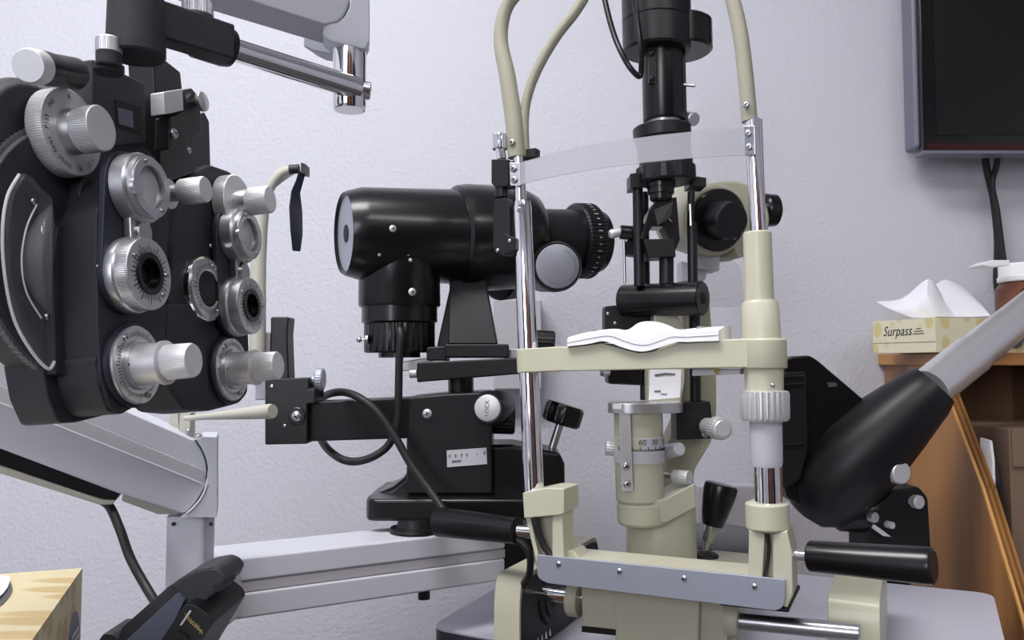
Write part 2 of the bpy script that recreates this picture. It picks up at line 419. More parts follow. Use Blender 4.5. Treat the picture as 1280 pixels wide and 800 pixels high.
def jcc_unit(P, prism, dial, k, s, parent):   # swing arm with prism unit above and axis dial below
    n = P.n * P.u
    A = P.at(prism[0], prism[1], k); B = P.at(dial[0], dial[1], k)
    g = G(); g.prism(capsule(P, B, A, 50 * s * P.u), P.n * (-9 * s * P.u))
    arm = obj('swing_arm', g, 'navy_black', parent, bevel=.0008)
    g = G()
    mid = (A + B) / 2
    g.box(mid + n * 6 * s + P.e * 8 * P.u * s, P.e, P.v, P.n, 42 * s * P.u, 60 * s * P.u, 12 * s * P.u); g.rev(mid + P.e * 12 * P.u * s, mid + n * 16 * s + P.e * 12 * P.u * s, [(0, 15 * s), (1, 15 * s)], seg=24, scale=P.u)
    obj('pivot_plate', g, 'steel', parent, bevel=.0008)
    # rotary prism
    g = G()
    g.rev(A, A + n * 22 * s, [(0, 45 * s), (.05, 46 * s), (.9, 46 * s), (1, 44 * s)], seg=56, scale=P.u, cap1=False)
    k_ = P.u
    def ann(c0, c1, ro, ri):
        x, y = P.e, P.v; rs = []
        for c, r in ((c0, ri), (c0, ro), (c1, ro), (c1, ri), (c0, ri)):
            rs.append([c + x * (r * k_ * math.cos(2 * math.pi * i / 56)) + y * (r * k_ * math.sin(2 * math.pi * i / 56)) for i in range(56)])
        g.rings(rs, False, False)
    ann(A + n * 19 * s, A + n * 22 * s, 44 * s, 25 * s)
    ann(A + n * 22 * s, A + n * 30 * s, 41 * s, 30 * s)
    ann(A + n * 30 * s, A + n * 32 * s, 39 * s, 28 * s)
    g.rev(A + n * 28 * s - P.e * 32 * s * k_ - P.v * 6 * s * k_, A + n * 33.5 * s - P.e * 32 * s * k_ - P.v * 6 * s * k_, [(0, 12 * s), (1, 11.5 * s)], seg=24, scale=P.u)
    obj('prism_ring', g, 'silver', parent)
    g = G()
    for q in range(7): pass
    rs = []
    for r, dz in ((27, 24), (24, 24.5), (16, 26), (8, 27), (1, 27.4)):
        rs.append([A + n * dz * s + P.e * (r * s * k_ * math.cos(2 * math.pi * i / 40)) + P.v * (r * s * k_ * math.sin(2 * math.pi * i / 40)) for i in range(40)])
    rs = [[A + n * 18 * s + P.e * (27 * s * k_ * math.cos(2 * math.pi * i / 40)) + P.v * (27 * s * k_ * math.sin(2 * math.pi * i / 40)) for i in range(40)]] + rs
    g.rings(rs); obj('prism_lens', g, 'lens_glass', parent)
    g = G(); g.rev(A + n * 5 * s, A + n * 9 * s, [(0, 40 * s), (1, 40 * s)], seg=40, scale=P.u); obj('prism_backing', g, 'silver_white', parent)
    for an in (1.9, 5.3):
        g = G(); g.screw(A + n * 32.5 * s + (P.e * math.cos(an) + P.v * math.sin(an)) * 34 * s * k_, P.n, 3.4 * s); obj('ring_screw', g, 'steel', parent)
    # axis dial
    g = G()
    g.rev(B, B + n * 14 * s, [(0, 49 * s), (.5, 50 * s), (.8, 49 * s), (1, 46 * s)], seg=56, scale=P.u)
    g.rev(B + n * 12 * s, B + n * 30 * s, [(0, 47 * s, .012), (.95, 47 * s, .012), (1, 46 * s)], teeth=110, scale=P.u, cap1=False)
    ann(B + n * 28 * s, B + n * 31 * s, 46 * s, 25 * s)
    g.m(1); ticks(g, P, B, 31.5 * s, 28 * s, 40 * s, 36, .6 * s, long=3)
    obj('axis_dial', g, ['silver', 'ink'], parent)
    g = G()
    ann(B + n * 10 * s, B + n * 33 * s, 27.5 * s, 20 * s); ann(B + n * 14 * s, B + n * 24 * s, 22 * s, 13 * s)
    obj('aperture_ring', g, 'black_gloss', parent)
    g = G(); g.rev(B + n * 16 * s, B + n * 19 * s, [(0, 22 * s), (1, 18 * s)], seg=40, scale=P.u); obj('aperture_lens', g, 'black_hole', parent)
    for an in (2.55, .05, 5.5):
        g = G(); g.screw(B + n * 31.5 * s + (P.e * math.cos(an) + P.v * math.sin(an)) * 36 * s * k_, P.n, 3.4 * s); obj('axis_screw', g, 'steel', parent)

def pr(g, P, pts, k, depth, r=0):
    g.prism(P.poly(rp(pts, r) if r else pts, k), P.n * (-depth * P.u)); return g

# --- near battery
g = G()
pr(g, PA, [(121, 264), (121, 300), (122, 400), (126, 470), (137, 507), (150, 519), (170, 508), (196, 482), (207, 440), (210, 300), (213, 226), (150, 222)], 0, 48, 5)
pr(g, PA, [(96, 265), (95, 400), (96, 470), (112, 514), (125, 521), (150, 500), (160, 440), (206, 300), (206, 205), (170, 176), (112, 168)], -42, 30, 6)
near = obj('lens_battery', g, 'black_crinkle', phor, bevel=.0022, bseg=3)
g = G()
pr(g, PA, [(52, 452), (60, 497), (74, 529), (96, 528), (128, 520), (148, 512), (160, 440), (60, 440)], -58, 52, 6)
pr(g, PA, [(118, 446), (124, 486), (135, 514), (150, 519), (170, 500), (165, 440)], -4, 60, 6)
obj('bottom_housing', g, 'black_crinkle', near, bevel=.0025, bseg=3)
Cd = PA.at(100, 320, -62); n = PA.n * PA.u
g = G(); g.rev(Cd - n * 60, Cd + n * 5, [(0, 140), (.25, 158), (.9, 161), (1, 156)], seg=80, scale=PA.u)
pr(g, PA, [(72, 285), (86, 270), (94, 285), (95, 468), (70, 468), (66, 330)], -46, 16, 2)
obj('wheel_housing', g, 'black_crinkle', near, bevel=.0012)
g = G(); g.rev(Cd - n * 8, Cd + n * 2, [(0, 150), (.1, 164.5, .01), (.9, 164.5, .01), (1, 150)], teeth=120, scale=PA.u); obj('sphere_power_wheel', g, 'grey_plastic', near)
# round upper housing that carries the auxiliary dial
g = G()
Cu = PA.at(52, 190, -66)
g.rev(Cu - n * 62, Cu, [(0, 84), (.1, 90), (.82, 90), (1, 80)], seg=64, scale=PA.u)
pr(g, PA, [(60, 110), (116, 92), (150, 110), (150, 260), (70, 262)], -66, 50, 6)
obj('upper_housing', g, 'black_crinkle', near, bevel=.002)
aux_dial(PA, 71, 168, -60, 54.5, 22, 28, 40, [('O', .9), ('R', 1.65), ('P45', 2.5), ('P135', 3.12), ('RMH', 3.75), ('WMH', 4.35), ('PL', 4.95), ('+.12', 5.5)], near)
jcc_unit(PA, (163, 237), (160, 345), 8, .97, near)
cyl_knob(PA, 163, 457, .98, near)
# small knurled knob beside the prism
C = PA.at(214, 242, 12)
g = G(); g.rev(C - n * 12, C + n * 16, [(0, 12), (1, 11)], seg=28, scale=PA.u); g.rev(C - n * 16, C - n * 2, [(0, 22), (1, 21)], seg=28, scale=PA.u); obj('knob_shaft', g, 'silver', near)
g = G(); g.rev(C + n * 16, C + n * 52, [(0, 17), (.05, 18, .035), (.93, 18, .035), (1, 16.5)], teeth=50, scale=PA.u); obj('interpupillary_knob', g, 'silver_white', near)
# hinge strip and little screws on the body edge
for px, py, r in ((133, 267, 5), (138, 297, 6), (126, 322, 2.5), (122, 333, 2.5)):
    g = G(); g.screw(PA.at(px, py, 2), PA.n, r); obj('body_screw', g, 'steel', near)
# clear scale cover on the wheel housing
out = rp([(24, 217), (32, 222), (46, 238), (58, 247), (62, 290), (75, 300), (77, 345), (70, 352), (71, 392), (66, 400), (69, 452), (60, 462), (38, 440), (16, 400), (4, 345), (1, 290), (8, 245)], 3, 3)
g = G(); g.prism(PA.poly(out, -57), PA.n * (9 * PA.u)); cover = obj('scale_cover', g, 'clear_plastic', near, bevel=.0008, label='clear plastic cover over the scale')
g = G(); g.tube([PA.at(x, y, -47) for x, y in ((24, 218), (9, 246), (3, 290), (6, 345), (18, 400), (40, 440), (60, 461), (68, 452))], 2.0, seg=8); obj('cover_rim_glint', g, 'clear_edge_glint', near)  # rim coloured whitish for the glints on the cover
g = G(); g.tube([PA.at(x, y, -44) for x, y in ((46, 256), (33, 285), (27, 325), (33, 365), (52, 398))], 1.2, seg=6); obj('dome_edge_glint', g, 'clear_edge_glint', near)
g = G()
rs = []
for i in range(9):
    t = i / 8; w = math.sin(math.pi * min(t, 1)) ** .7
    y_ = 256 + (392 - 256) * t
    rs.append([PA.at(64 - (35 * w) * (1 - q / 6) , y_, -46 + 26 * w * math.sin(math.pi * (q / 6) * .62)) for q in range(7)])
g.strip(rs); obj('magnifier_dome', g, 'clear_plastic', near, solid=.001, recalc=False)
for px, py in ((42, 252), (59, 396)):
    g = G(); g.screw(PA.at(px, py, -46), PA.n, 4.5); obj('cover_screw', g, 'steel', near)

# --- far battery
g = G()
pr(g, PB, [(222, 250), (215, 300), (213, 400), (209, 470), (216, 492), (232, 511), (262, 514), (300, 504), (310, 492), (312, 440), (304, 260), (290, 215), (262, 205), (235, 220)], 0, 60, 5)
pr(g, PB, [(212, 380), (209, 470), (216, 492), (232, 512), (250, 513), (262, 480), (250, 380)], 6, 10, 4)
far = obj('lens_battery', g, 'black_crinkle', phor, bevel=.002, bseg=3)
nb = PB.n * PB.u
C = PB.at(251, 362, 0)
g = G(); g.rev(C - nb * 6, C + nb * 8, [(0, 41), (.7, 41), (1, 39)], seg=48, scale=PB.u); obj('aperture_collar', g, 'chrome', far)
g = G(); g.ring(C + nb * 7, C + nb * 11, 39 * .97, 23); g.m(1); ticks(g, PB, C, 11.5, 26, 34, 40, .5); obj('aperture_scale', g, ['silver', 'ink'], far)
g = G(); g.rev(C + nb * 8, C + nb * 9.5, [(0, 25), (1, 25)], seg=40, scale=PB.u); obj('aperture_lens', g, 'black_hole', far)
for an in (2.9, 4.0, .2, 1.2, 5.3):
    g = G(); g.screw(C + nb * 11 + (PB.e * math.cos(an) + PB.v * math.sin(an)) * 31 * PB.u, PB.n, 2.6); obj('collar_screw', g, 'steel', far)
for px, py, r in ((264, 308, 4), (272, 313, 3)):
    g = G(); g.screw(PB.at(px, py, 2), PB.n, r); obj('body_screw', g, 'steel', far)
aux_dial(PB, 283, 256, 2, 37, 17, 17, 44, None, far)
jcc_unit(PB, (291, 296), (293, 384), 12, .76, far)
cyl_knob(PB, 283, 462, .79, far)
# --- top block, spine, yoke, bracket, rod
g = G()
pr(g, PA, [(116, 73), (182, 104), (184, 178), (117, 186)], -30, 46)
top = obj('vertex_window_block', g, 'black_crinkle', phor, bevel=.0015)
g = G(); pr(g, PA, [(144, 124), (176, 134), (176, 168), (146, 158)], -29.4, 1.5); w_ = obj('window_frame', g, 'black_hole', top)
g = G(); pr(g, PA, [(147, 134), (166, 139), (167, 160), (149, 155)], -28.6, 1); obj('mirror_glass', g, 'blue_grey', top)
g = G()
pr(g, PA, [(191, 66), (206, 74), (226, 90), (229, 118), (240, 160), (246, 215), (205, 230), (200, 205)], -38, 42)
spine = obj('center_support', g, 'black_satin', phor, bevel=.0012)
g = G(); pr(g, PA, [(196, 175), (256, 140), (262, 152), (264, 222), (250, 232), (200, 236)], -62, 30); obj('rear_plate', g, 'black_satin', spine, bevel=.001)
# level latch with bright plate
g = G(); pr(g, PA, [(205, 115), (228, 111), (230, 138), (206, 143)], -10, 22); obj('latch_plate', g, 'silver_white', phor, bevel=.0006, label='bright polished latch plate')
g = G(); pr(g, PA, [(230, 112), (240, 110), (250, 122), (253, 168), (236, 172), (234, 184), (212, 186), (212, 146), (230, 140)], -12, 24); lt = obj('latch_block', g, 'black_satin', phor, bevel=.001)
C = PA.at(246, 128, -12)
g = G(); g.rev(C, C + n * 6, [(0, 6), (1, 6)], seg=16, scale=PA.u); g.rev(C + n * 5, C + n * 13, [(0, 14), (.2, 15), (.85, 15), (1, 13)], seg=32, scale=PA.u); obj('latch_knob', g, 'silver', lt)
g = G(); g.screw(PA.at(217, 167, -8), PA.n, 6.5); g.screw(PA.at(236, 188, -8), PA.n, 4); obj('latch_screw', g, 'steel', lt)
g = G(); g.rev(W(170, 72, .445), W(170, -60, .445), [(0, 33), (.02, 35), (.1, 35), (.45, 33), (1, 31)], seg=48); yoke = obj('yoke', g, 'black_crinkle', phor)
g = G(); g.cyl(W(136, 84, .432), W(136, 64, .432), 15, seg=28); g.cyl(W(136, 92, .436), W(136, 80, .436), 18, seg=28); obj('level_collar', g, 'black_crinkle', phor)
g = G(); g.cyl(W(136, 68, .432), W(136, 48, .432), 15.5, teeth=40, fl=.02); obj('level_knob', g, 'silver', phor)
g = G(); c0 = W(46, 84, .40); c1 = W(92, 92, .435); g.rev(c0, c1, [(0, 20), (.02, 21.5), (.25, 21.5), (.4, 20), (1, 20)], seg=36)
obj('rotation_collar', g, 'black_satin', phor)
g = G(); g.rev(c0 + (c0 - c1) * .22, c0 + (c1 - c0) * .02, [(0, 20), (.2, 22), (1, 22)], seg=40); obj('rotation_knob', g, 'silver_white', phor)
R0 = W(286, 60, .50); R1 = W(441, 109, .572)
rd = (R1 - R0).normalized(); rs_ = rd.cross(Z).normalized(); rup = rs_.cross(rd)
g = G(); g.box(W(222, 36, .4655), rd, rs_, Z, .064, 34 * .00046, 46 * .00047); br = obj('bracket', g, 'black_crinkle', phor, bevel=.0015)
g = G(); g.rev(R0 - rd * .022, R0 + rd * .001, [(0, 25), (.8, 25), (1, 23)], seg=40); obj('bracket_collar', g, 'black_satin', br)
g = G(); g.cyl(W(247, 22, .476), W(247, 2, .476), 19, teeth=44, fl=.03); obj('clamp_knob', g, 'silver', br)
g = G(); g.cyl(R0 - rd * .01, R1 + rd * .004, 14.2, 14.2, ch=.1, seg=40); obj('support_rod', g, 'chrome', phor)

# ------------------------------------------------------------------ grey arm above that carries the phoropter
pa = thing('phoropter_hanger', W(437, 60, .58), 'pale grey overhead arm with chrome post at the top edge of the photo', 'equipment arm')
dep = V((-.0070, .036, 0))
bl = [W(405, 31, .553), W(330, 9, .520), W(300, -1, .508), W(200, -34, .470)]
top_ = [p + Z * .075 for p in bl]
def bez(a, b, c, n=6): return [a * (1 - t) ** 2 + b * 2 * t * (1 - t) + c * t * t for t in [i / n for i in range(n + 1)]]
arc = [W(405, 31, .553)] + bez(W(420, 28, .558), W(436, 18, .565), W(437, -6, .566)) + [W(437, -45, .566)]
g = G(); g.prism([bl[3], bl[0]] + arc[1:] + [arc[-1] + (bl[3] - bl[0]) * .95 + Z * .02], dep); obj('beam', g, 'arm_grey', pa, bevel=.0015)
g = G()
sl = [(405, 44), (318, 21), (316, 12)]
c = W(318, 17, .533); dd = (bl[0] - bl[3]).normalized()
g.rev(c - Z * .0004, c + Z * .002, [(0, 11), (1, 11)], seg=24, sq=(1, .75)); obj('underside_hole', g, 'black_hole', pa)
seam = arc[1:-1]
g = G()
el = [W(404, 33, .556), W(420, 30, .561)] + bez(W(422, 29, .562), W(438, 20, .568), W(439, -6, .569)) + [W(439, -45, .569), W(462, -45, .572), W(462, 52, .572), W(456, 63, .572), W(412, 53, .566), W(403, 45, .562)]
g.prism([p - dep * .06 for p in el], dep * .6); obj('elbow_cover', g, 'arm_grey', pa, bevel=.0012)
g = G(); g.prism([W(379, 46, .60), W(410, 54, .603), W(428, 60, .605), W(428, 70, .605), W(392, 64, .602), W(379, 58, .60)], V((.006, .02, 0))); obj('post_clamp', g, 'arm_grey', pa, bevel=.001)
g = G(); g.tube([W(360, 28, .57), W(366, 37, .575), W(380, 42, .578)], 4, seg=8); g.tube([W(376, 24, .565), W(382, 32, .57), W(398, 37, .57)], 4, seg=8); obj('spring_clip', g, 'arm_beige', pa)
g = G(); g.rev(W(437, 52, .579), W(437, 138, .579), [(0, 20.5), (.95, 20.5), (1, 19)], seg=48); post = obj('post', g, 'chrome', pa)
g = G(); g.cyl(W(450, 112, .579), W(463, 114, .581), 11, seg=28); obj('post_knob', g, 'steel', post)

# ------------------------------------------------------------------ lower grey arm, behind the phoropter
ia = thing('instrument_boom', W(243, 782, .77), 'grey sloping equipment arm with elbow and column behind the phoropter', 'equipment arm')
dep = V((-.0165, .05, 0))
Yf = lambda x: .75 - (243 - x) * .0004
def q(x, y): return W(x, y, Yf(x))
face = [q(-140, 385), q(240, 549)] + bez(q(243, 549), q(262, 575), q(257, 597)) + bez(q(256, 606), q(250, 625), q(232, 641)) + [q(225, 641), q(148, 617), q(0, 561), q(-140, 510)]
g = G(); g.prism(face, dep); beam = obj('beam', g, 'arm_grey', ia, bevel=.0015)
g = G(); g.prism([q(-140, 424) - dep * .03, q(255, 588) - dep * .03, q(252, 603) - dep * .03, q(-140, 446) - dep * .03], dep * .1); obj('groove', g, 'arm_groove', beam)
g = G(); g.tube([q(-140, 447) - dep * .03, q(252, 604) - dep * .03], 1.3, seg=6, sub=1); obj('groove_lip', g, 'arm_grey', beam)
g = G(); g.prism([q(-140, 508) + dep * .1, q(0, 562) + dep * .1, q(150, 617) + dep * .1, q(142, 628) + dep * .1, q(0, 588) + dep * .1, q(-140, 530) + dep * .1], dep * .85); obj('cable_channel', g, 'black_plastic', beam, bevel=.001)
g = G(); g.prism([q(-140, 528), q(0, 583), q(126, 625), q(143, 626), q(140, 631), q(124, 631), q(0, 592), q(-140, 540)], dep); obj('channel_lip', g, 'arm_beige', beam, bevel=.0008)
g = G(); g.prism([q(152, 618) + dep * .15, q(222, 641) + dep * .15, q(222, 645) + dep * .15, q(196, 645) + dep * .15, q(150, 628) + dep * .15], dep * .7); obj('underside_bracket', g, 'arm_beige', beam, bevel=.0008)
g = G()
el = [q(243, 549), q(254, 546), q(271, 546), q(271, 646), q(226, 646), q(233, 641)] + bez(q(232, 641), q(252, 625), q(258, 606)) + bez(q(259, 597), q(264, 575), q(246, 550))
g.prism([p - dep * .05 for p in el], dep * 1.1); obj('elbow_cover', g, 'arm_grey', ia, bevel=.001)
g = G(); g.tube([p - dep * .06 for p in bez(q(234, 641), q(254, 625), q(259, 604))] , 1.4, seg=6, sub=2); obj('elbow_seam', g, 'pale_plate', ia)
cc = W(243, 700, .776)
g = G()
xx = X; pts = rp([(-.0205, -.0205), (.0165, -.0205), (.0125, .0205), (-.0205, .0205)], .008, 5)
g.rings([[V((cc.x + p.x, cc.y + p.y, W(243, y_, .755).z)) for p in pts] for y_ in (786, 646)]); colm = obj('column', g, 'arm_grey', ia, bevel=.0006)
for px in (217, 264):
    g = G(); p = W(px, 655, .7545); g.rev(p, p - Y * .0008, [(0, 2.4), (1, 2.4)], seg=10); obj('column_hole', g, 'black_hole', colm)
# bracket and lever on the elbow
g = G(); g.prism([W(212, 507, .77), W(222, 504, .77), W(224, 546, .77), W(211, 542, .77)], V((0, .004, 0))); g.prism([W(225, 512, .762), W(238, 516, .762), W(238, 547, .762), W(223, 547, .762)], V((0, .012, 0))); lb = obj('lever_bracket', g, 'arm_beige', ia, bevel=.0006)
g = G(); g.rev(W(231, 523, .758), W(341, 514, .70), [(0, 3), (.25, 4), (.97, 9.5), (1, 8.5)], seg=28); obj('lever', g, 'arm_beige', ia)
g = G(); g.screw(W(248, 545, .76), Z, 5); g.screw(W(235, 539, .7615), -Y, 3); obj('bracket_screw', g, 'steel', lb)

g = G(); g.tube([W(118, 622, .735), W(136, 632, .72), W(150, 662, .71), (W(164, 700, .705)), W(190, 746, .69), W(224, 800, .64), W(236, 848, .602)], [5.5, 6], seg=14)
tag(obj('power_cable', g, 'rubber'), 'thick black cable dropping from the lower sloping arm to behind the handset', 'cable')

# ------------------------------------------------------------------ horizontal arm that carries the keratometer
sa = thing('keratometer_stand', WZ(640, 760, -.30), 'pale grey horizontal arm with a groove under the keratometer', 'equipment arm')
A0 = V((W(257, 700, .82).x, .82, 0)); A1 = V((W(632, 700, .985).x, .985, 0))
def pt(px, py):   # on the vertical plane of the arm face
    nn = (A1 - A0).cross(Z).normalized(); r = ray(px, py); return CAM + r * ((A0 - CAM).dot(nn) / r.dot(nn))
hn = (A1 - A0).cross(Z).normalized(); hn = hn if hn.y > 0 else -hn
zt = pt(257, 702).z; zb = pt(257, 781).z; hd = (A1 - A0)
def bar(z0, z1, k0, k1, off=0):
    a = A0 + hn * off; b = A1 + hn * off
    return [V((a.x, a.y, z0)), V((b.x, b.y, z0)), V((b.x, b.y, z1)), V((a.x, a.y, z1))]
hh = zt - zb
g = G(); g.prism(bar(zb, zb + hh * .42, 0, 0), hn * .07); g.prism(bar(zb + hh * .6, zt, 0, 0), hn * .07); g.prism(bar(zb + hh * .4, zb + hh * .62, 0, 0, .003), hn * .06); obj('beam', g, 'arm_grey', sa, bevel=.003)
g = G(); g.box(V((A0.x + .012, .815, zb + hh * .5)), X, Y, Z, .04, .034, hh * .8); obj('column_mount', g, 'arm_grey', sa, bevel=.002)
g = G(); g.prism(bar(zb + hh * .43, zb + hh * .59, 0, 0, .0015), hn * .003); obj('groove', g, 'arm_groove', sa)
e1 = A1 + hn * .035
g = G(); g.box(V((e1.x, e1.y, 0)) + hd.normalized() * .022 + Z * (zb + hh * .45), hd, hn, Z, .04, .06, hh * .9)
g.prism([V((e1.x - .005, e1.y, zb + hh * .1)), V((e1.x + .045, e1.y, zb + hh * .1)), V((e1.x + .045, e1.y, zb + hh * .8)), V((e1.x - .005, e1.y, zb + hh * .8))], V((.035, WALL_Y - e1.y - .001, 0)))
obj('joint', g, 'black_plastic', sa, bevel=.002)
pp = pt(543, 757) + hn * .03
g = G(); g.rings([[V((pp.x + .007 * math.cos(a), pp.y + .007 * math.sin(a), z_)) for a in [2 * math.pi * i / 20 for i in range(20)]] for z_ in (zb - .016, zb + .004)]); obj('underside_peg', g, 'rubber', sa)
# ------------------------------------------------------------------ keratometer
ke = thing('keratometer', W(545, 676, 1.0), 'black keratometer with long barrel on a rounded base behind the left chrome upright', 'keratometer')
B0 = W(437, 292, 1.0); B1 = W(748, 302, 1.15)
ba = (B1 - B0).normalized()
def BX(px):                             # point of the barrel axis at an image column
    lo, hi = -1.0, 2.0
    for _ in range(50):
        m_ = (lo + hi) / 2; P = B0 + (B1 - B0) * m_; d = P - CAM
        if 640 + FPX * d.x / d.dot(FWD) < px: lo = m_
        else: hi = m_
    return B0 + (B1 - B0) * lo
def brl(g, px0, px1, prof, **kw): return g.rev(BX(px0), BX(px1), prof, **kw)
g = G(); brl(g, 429, 580, [(.03, 46), (0, 51), (.02, 53), (.13, 58), (1, 59)], seg=64, cap0=False)
barrel = obj('barrel', g, 'black_gloss', ke)
g = G(); brl(g, 433, 437, [(0, 47), (1, 47)], seg=56); obj('end_plate', g, 'grey_disc', barrel)
p = BX(433); g = G(); g.rev(p - ba * .0012, p + ba * .004, [(0, 11), (1, 11)], seg=28); obj('viewing_hole', g, 'black_hole', barrel)
g = G(); brl(g, 566, 668, [(0, 60), (.03, 64), (.12, 66), (.5, 65.5), (.8, 62), (.93, 56), (1, 46)], seg=64); obj('collar', g, 'black_gloss', ke)
g = G(); brl(g, 600, 735, [(0, 38), (1, 39)], seg=48); obj('telescope_tube', g, 'black_satin', ke)
g = G(); brl(g, 716, 738, [(0, 44), (.08, 47, .02), (.9, 47, .02), (1, 43)], teeth=60); g.m(1)
brl(g, 736, 748, [(0, 40), (1, 38)], seg=40)
for i in range(14):
    an = math.pi * (.55 + i * .065); x_, y_, _ = frame(ba); c = BX(737); k = S(c)
    d = V((0, -math.cos(an * .0 + 0), 0))
obj('eyepiece_ring', g, ['black_satin', 'black_gloss'], ke)
g = G()
c = BX(727)
x_, y_, _ = frame(ba)
for i in range(16):
    an = math.radians(-75 + i * 9); dv = (-Y * math.cos(an) + Z * math.sin(an)); dv = (dv - ba * dv.dot(ba)).normalized()
    p = c + dv * 47.4 * S(c); g.box(p, ba, dv.cross(ba), dv, .006 if i % 3 == 0 else .0035, .0011, .0008)
obj('eyepiece_scale', g, 'pale_plate', ke)
for px, py, r in ((474, 287, 4.5), (460, 316, 2.2), (602, 276, 2)):
    g = G(); P = BX(px); rr = 58 if px < 560 else 65
    dz = W(px, py, P.y - .05).z - P.z; ang = math.asin(max(-1, min(1, dz / (rr * S(P)))))
    dv = (-Y * math.cos(ang) + Z * math.sin(ang)); dv = (dv - ba * dv.dot(ba)).normalized()
    g.screw(P + dv * rr * S(P), dv, r); obj('barrel_screw', g, 'silver_white', barrel)
# lamp house
g = G(); lc = lambda y: W(499.5, y, 1.03)
g.rev(lc(318), lc(384), [(0, 50), (.96, 51), (1, 49.5)], seg=56); g.rev(lc(383), lc(404), [(0, 47), (.94, 47), (1, 45)], seg=56); g.rev(lc(403), lc(441), [(0, 42), (.05, 44, .02), (.95, 44, .02), (1, 42)], teeth=30); g.rev(lc(440), lc(447), [(0, 26), (1, 26)], seg=40)
lamp = obj('lamp_house', g, 'black_gloss', ke)
for px, py, r in ((516, 323, 4), (521, 369, 5), (519, 331, 2.5)):
    g = G(); dx = (px - 499.5) / 51; dv = V((dx, -math.sqrt(1 - dx * dx), 0)); P = lc(py) + dv * 50.5 * S(lc(py)); g.screw(P, dv, r); obj('lamp_screw', g, 'silver_white', lamp)
g = G(); g.cyl(W(460, 424, 1.0), W(449, 424.5, 1.0), 1.4, seg=12); g.cyl(W(461, 424, 1.0), W(457, 424, 1.0), 6, seg=16); g.ball(W(449, 424.5, 1.0), .0036); obj('lamp_pin', g, 'steel', lamp)
# pedestal
g = G(); g.prism([W(562, 345, 1.04), W(606, 345, 1.04), W(622, 430, 1.01), W(560, 430, 1.01)], V((0, .06, 0))); g.prism([W(572, 345, 1.05), W(566, 342, 1.05), W(546, 433, 1.03), W(562, 433, 1.03)], V((0, .04, 0)))
g.prism([W(556, 430, .995), W(636, 430, .995), W(636, 447, .995), W(556, 447, .995)], V((0, .09, 0))); g.prism([W(533, 434, 1.0), W(558, 432, 1.0), W(558, 451, 1.0), W(533, 451, 1.0)], V((0, .06, 0)))
obj('pedestal', g, 'black_satin', ke, bevel=.002)
g = G(); g.prism([W(521, 453, .985), W(694, 445, .985), W(694, 464, .985), W(521, 478, .985)], V((0, .085, 0))); sb_ = obj('slide_bar', g, 'black_plastic', ke, bevel=.002)
g = G(); g.prism([W(503, 452, 1.03), W(540, 446, 1.03), W(540, 462, 1.03), W(503, 464, 1.03)], V((0, .02, 0))); obj('slide_rail', g, 'steel', sb_, bevel=.001)
g = G(); g.prism([W(630, 436, 1.01), W(652, 436, 1.01), W(652, 448, 1.01), W(630, 448, 1.01)], V((0, .05, 0))); obj('slide_rail', g, 'steel', sb_, bevel=.001)
g = G(); g.cyl(W(512, 467, .99), W(521, 467, .99), 5.5, seg=18); obj('slide_screw', g, 'silver_white', sb_)
g = G(); g.cyl(W(576, 494, 1.03), W(576, 470, 1.03), 16, seg=36); obj('elevation_screw', g, 'black_gloss', ke)
g = G(); g.cyl(W(664, 427, 1.05), W(693, 429, 1.05), 15, teeth=20, fl=.04); obj('slide_knob', g, 'black_plastic', ke)
g = G(); g.cyl(W(640, 350, 1.16), W(622, 352, 1.13), 24, teeth=36, fl=.02); g.cyl(W(627, 345, 1.15), W(660, 330, 1.14), 14, seg=24); obj('power_drum', g, 'black_plastic', ke)
# big focusing drum with a satin face
f0 = W(680, 337, 1.13); f1 = W(697, 333, 1.035)
g = G(); g.rev(f0, f1, [(0, 28), (.3, 29, .015), (.8, 31.5, .015), (.96, 31.5), (1, 29.5)], teeth=50); fd = obj('measuring_drum', g, 'black_satin', ke)
fa = (f1 - f0).normalized(); g = G(); g.rev(f1 - fa * .001, f1 + fa * .0014, [(0, 28), (.8, 27.5), (1, 26.5)], seg=56)
fx = fa.cross(Z).normalized() * -1; fz = fx.cross(fa) * -1
g.m(1)
rgs = []
for r0 in (21.4, 22):
    rgs.append([f1 + fa * .0016 + X * (r0 * S(f1) * math.cos(2 * math.pi * i / 48)) + Z * (r0 * S(f1) * math.sin(2 * math.pi * i / 48)) for i in range(48)])
g.rings(rgs, False, False)
for i in range(17):
    an = math.radians(-48 + i * 4.6); dv = X * math.cos(an) + Z * math.sin(an); tv = Z * math.cos(an) - X * math.sin(an)
    g.box(f1 + fa * .0016 + dv * 24 * S(f1), dv, tv, fa, .0035, .0006, .0003)
obj('drum_face', g, ['grey_disc', 'faint_ink'], fd)
# pillar body and side arm
g = G()
g.prism(rp([W(508, 497, .985), W(560, 492, .985), W(614, 490, .985), W(616, 618, .985), (W(508, 618, .985))], .004), V((0, .10, 0)))
obj('pillar', g, 'black_satin', ke, bevel=.003)
g = G(); g.prism([W(352, 504, .965), W(512, 497, .985), W(512, 548, .985), W(352, 553, .965)], V((0, .05, 0))); arm_ = obj('side_arm', g, 'black_satin', ke, bevel=.002)
g = G(); g.prism([W(331, 474, .955), W(386, 472, .955), W(386, 486, .955), W(394, 486, .955), W(394, 504, .955), W(384, 505, .955), W(384, 555, .955), W(331, 556, .955)], V((0, .045, 0))); fork = obj('arm_fork', g, 'black_plastic', ke, bevel=.0015)
g = G(); P = W(371, 520, .9545); g.rev(P + Y * .002, P - Y * .002, [(0, 11), (.8, 11), (1, 10)], seg=24); g.m(1); P = P - Y * .002; g.screw(P, -Y, 6.5); obj('fork_screw', g, ['black_gloss', 'steel'], fork)
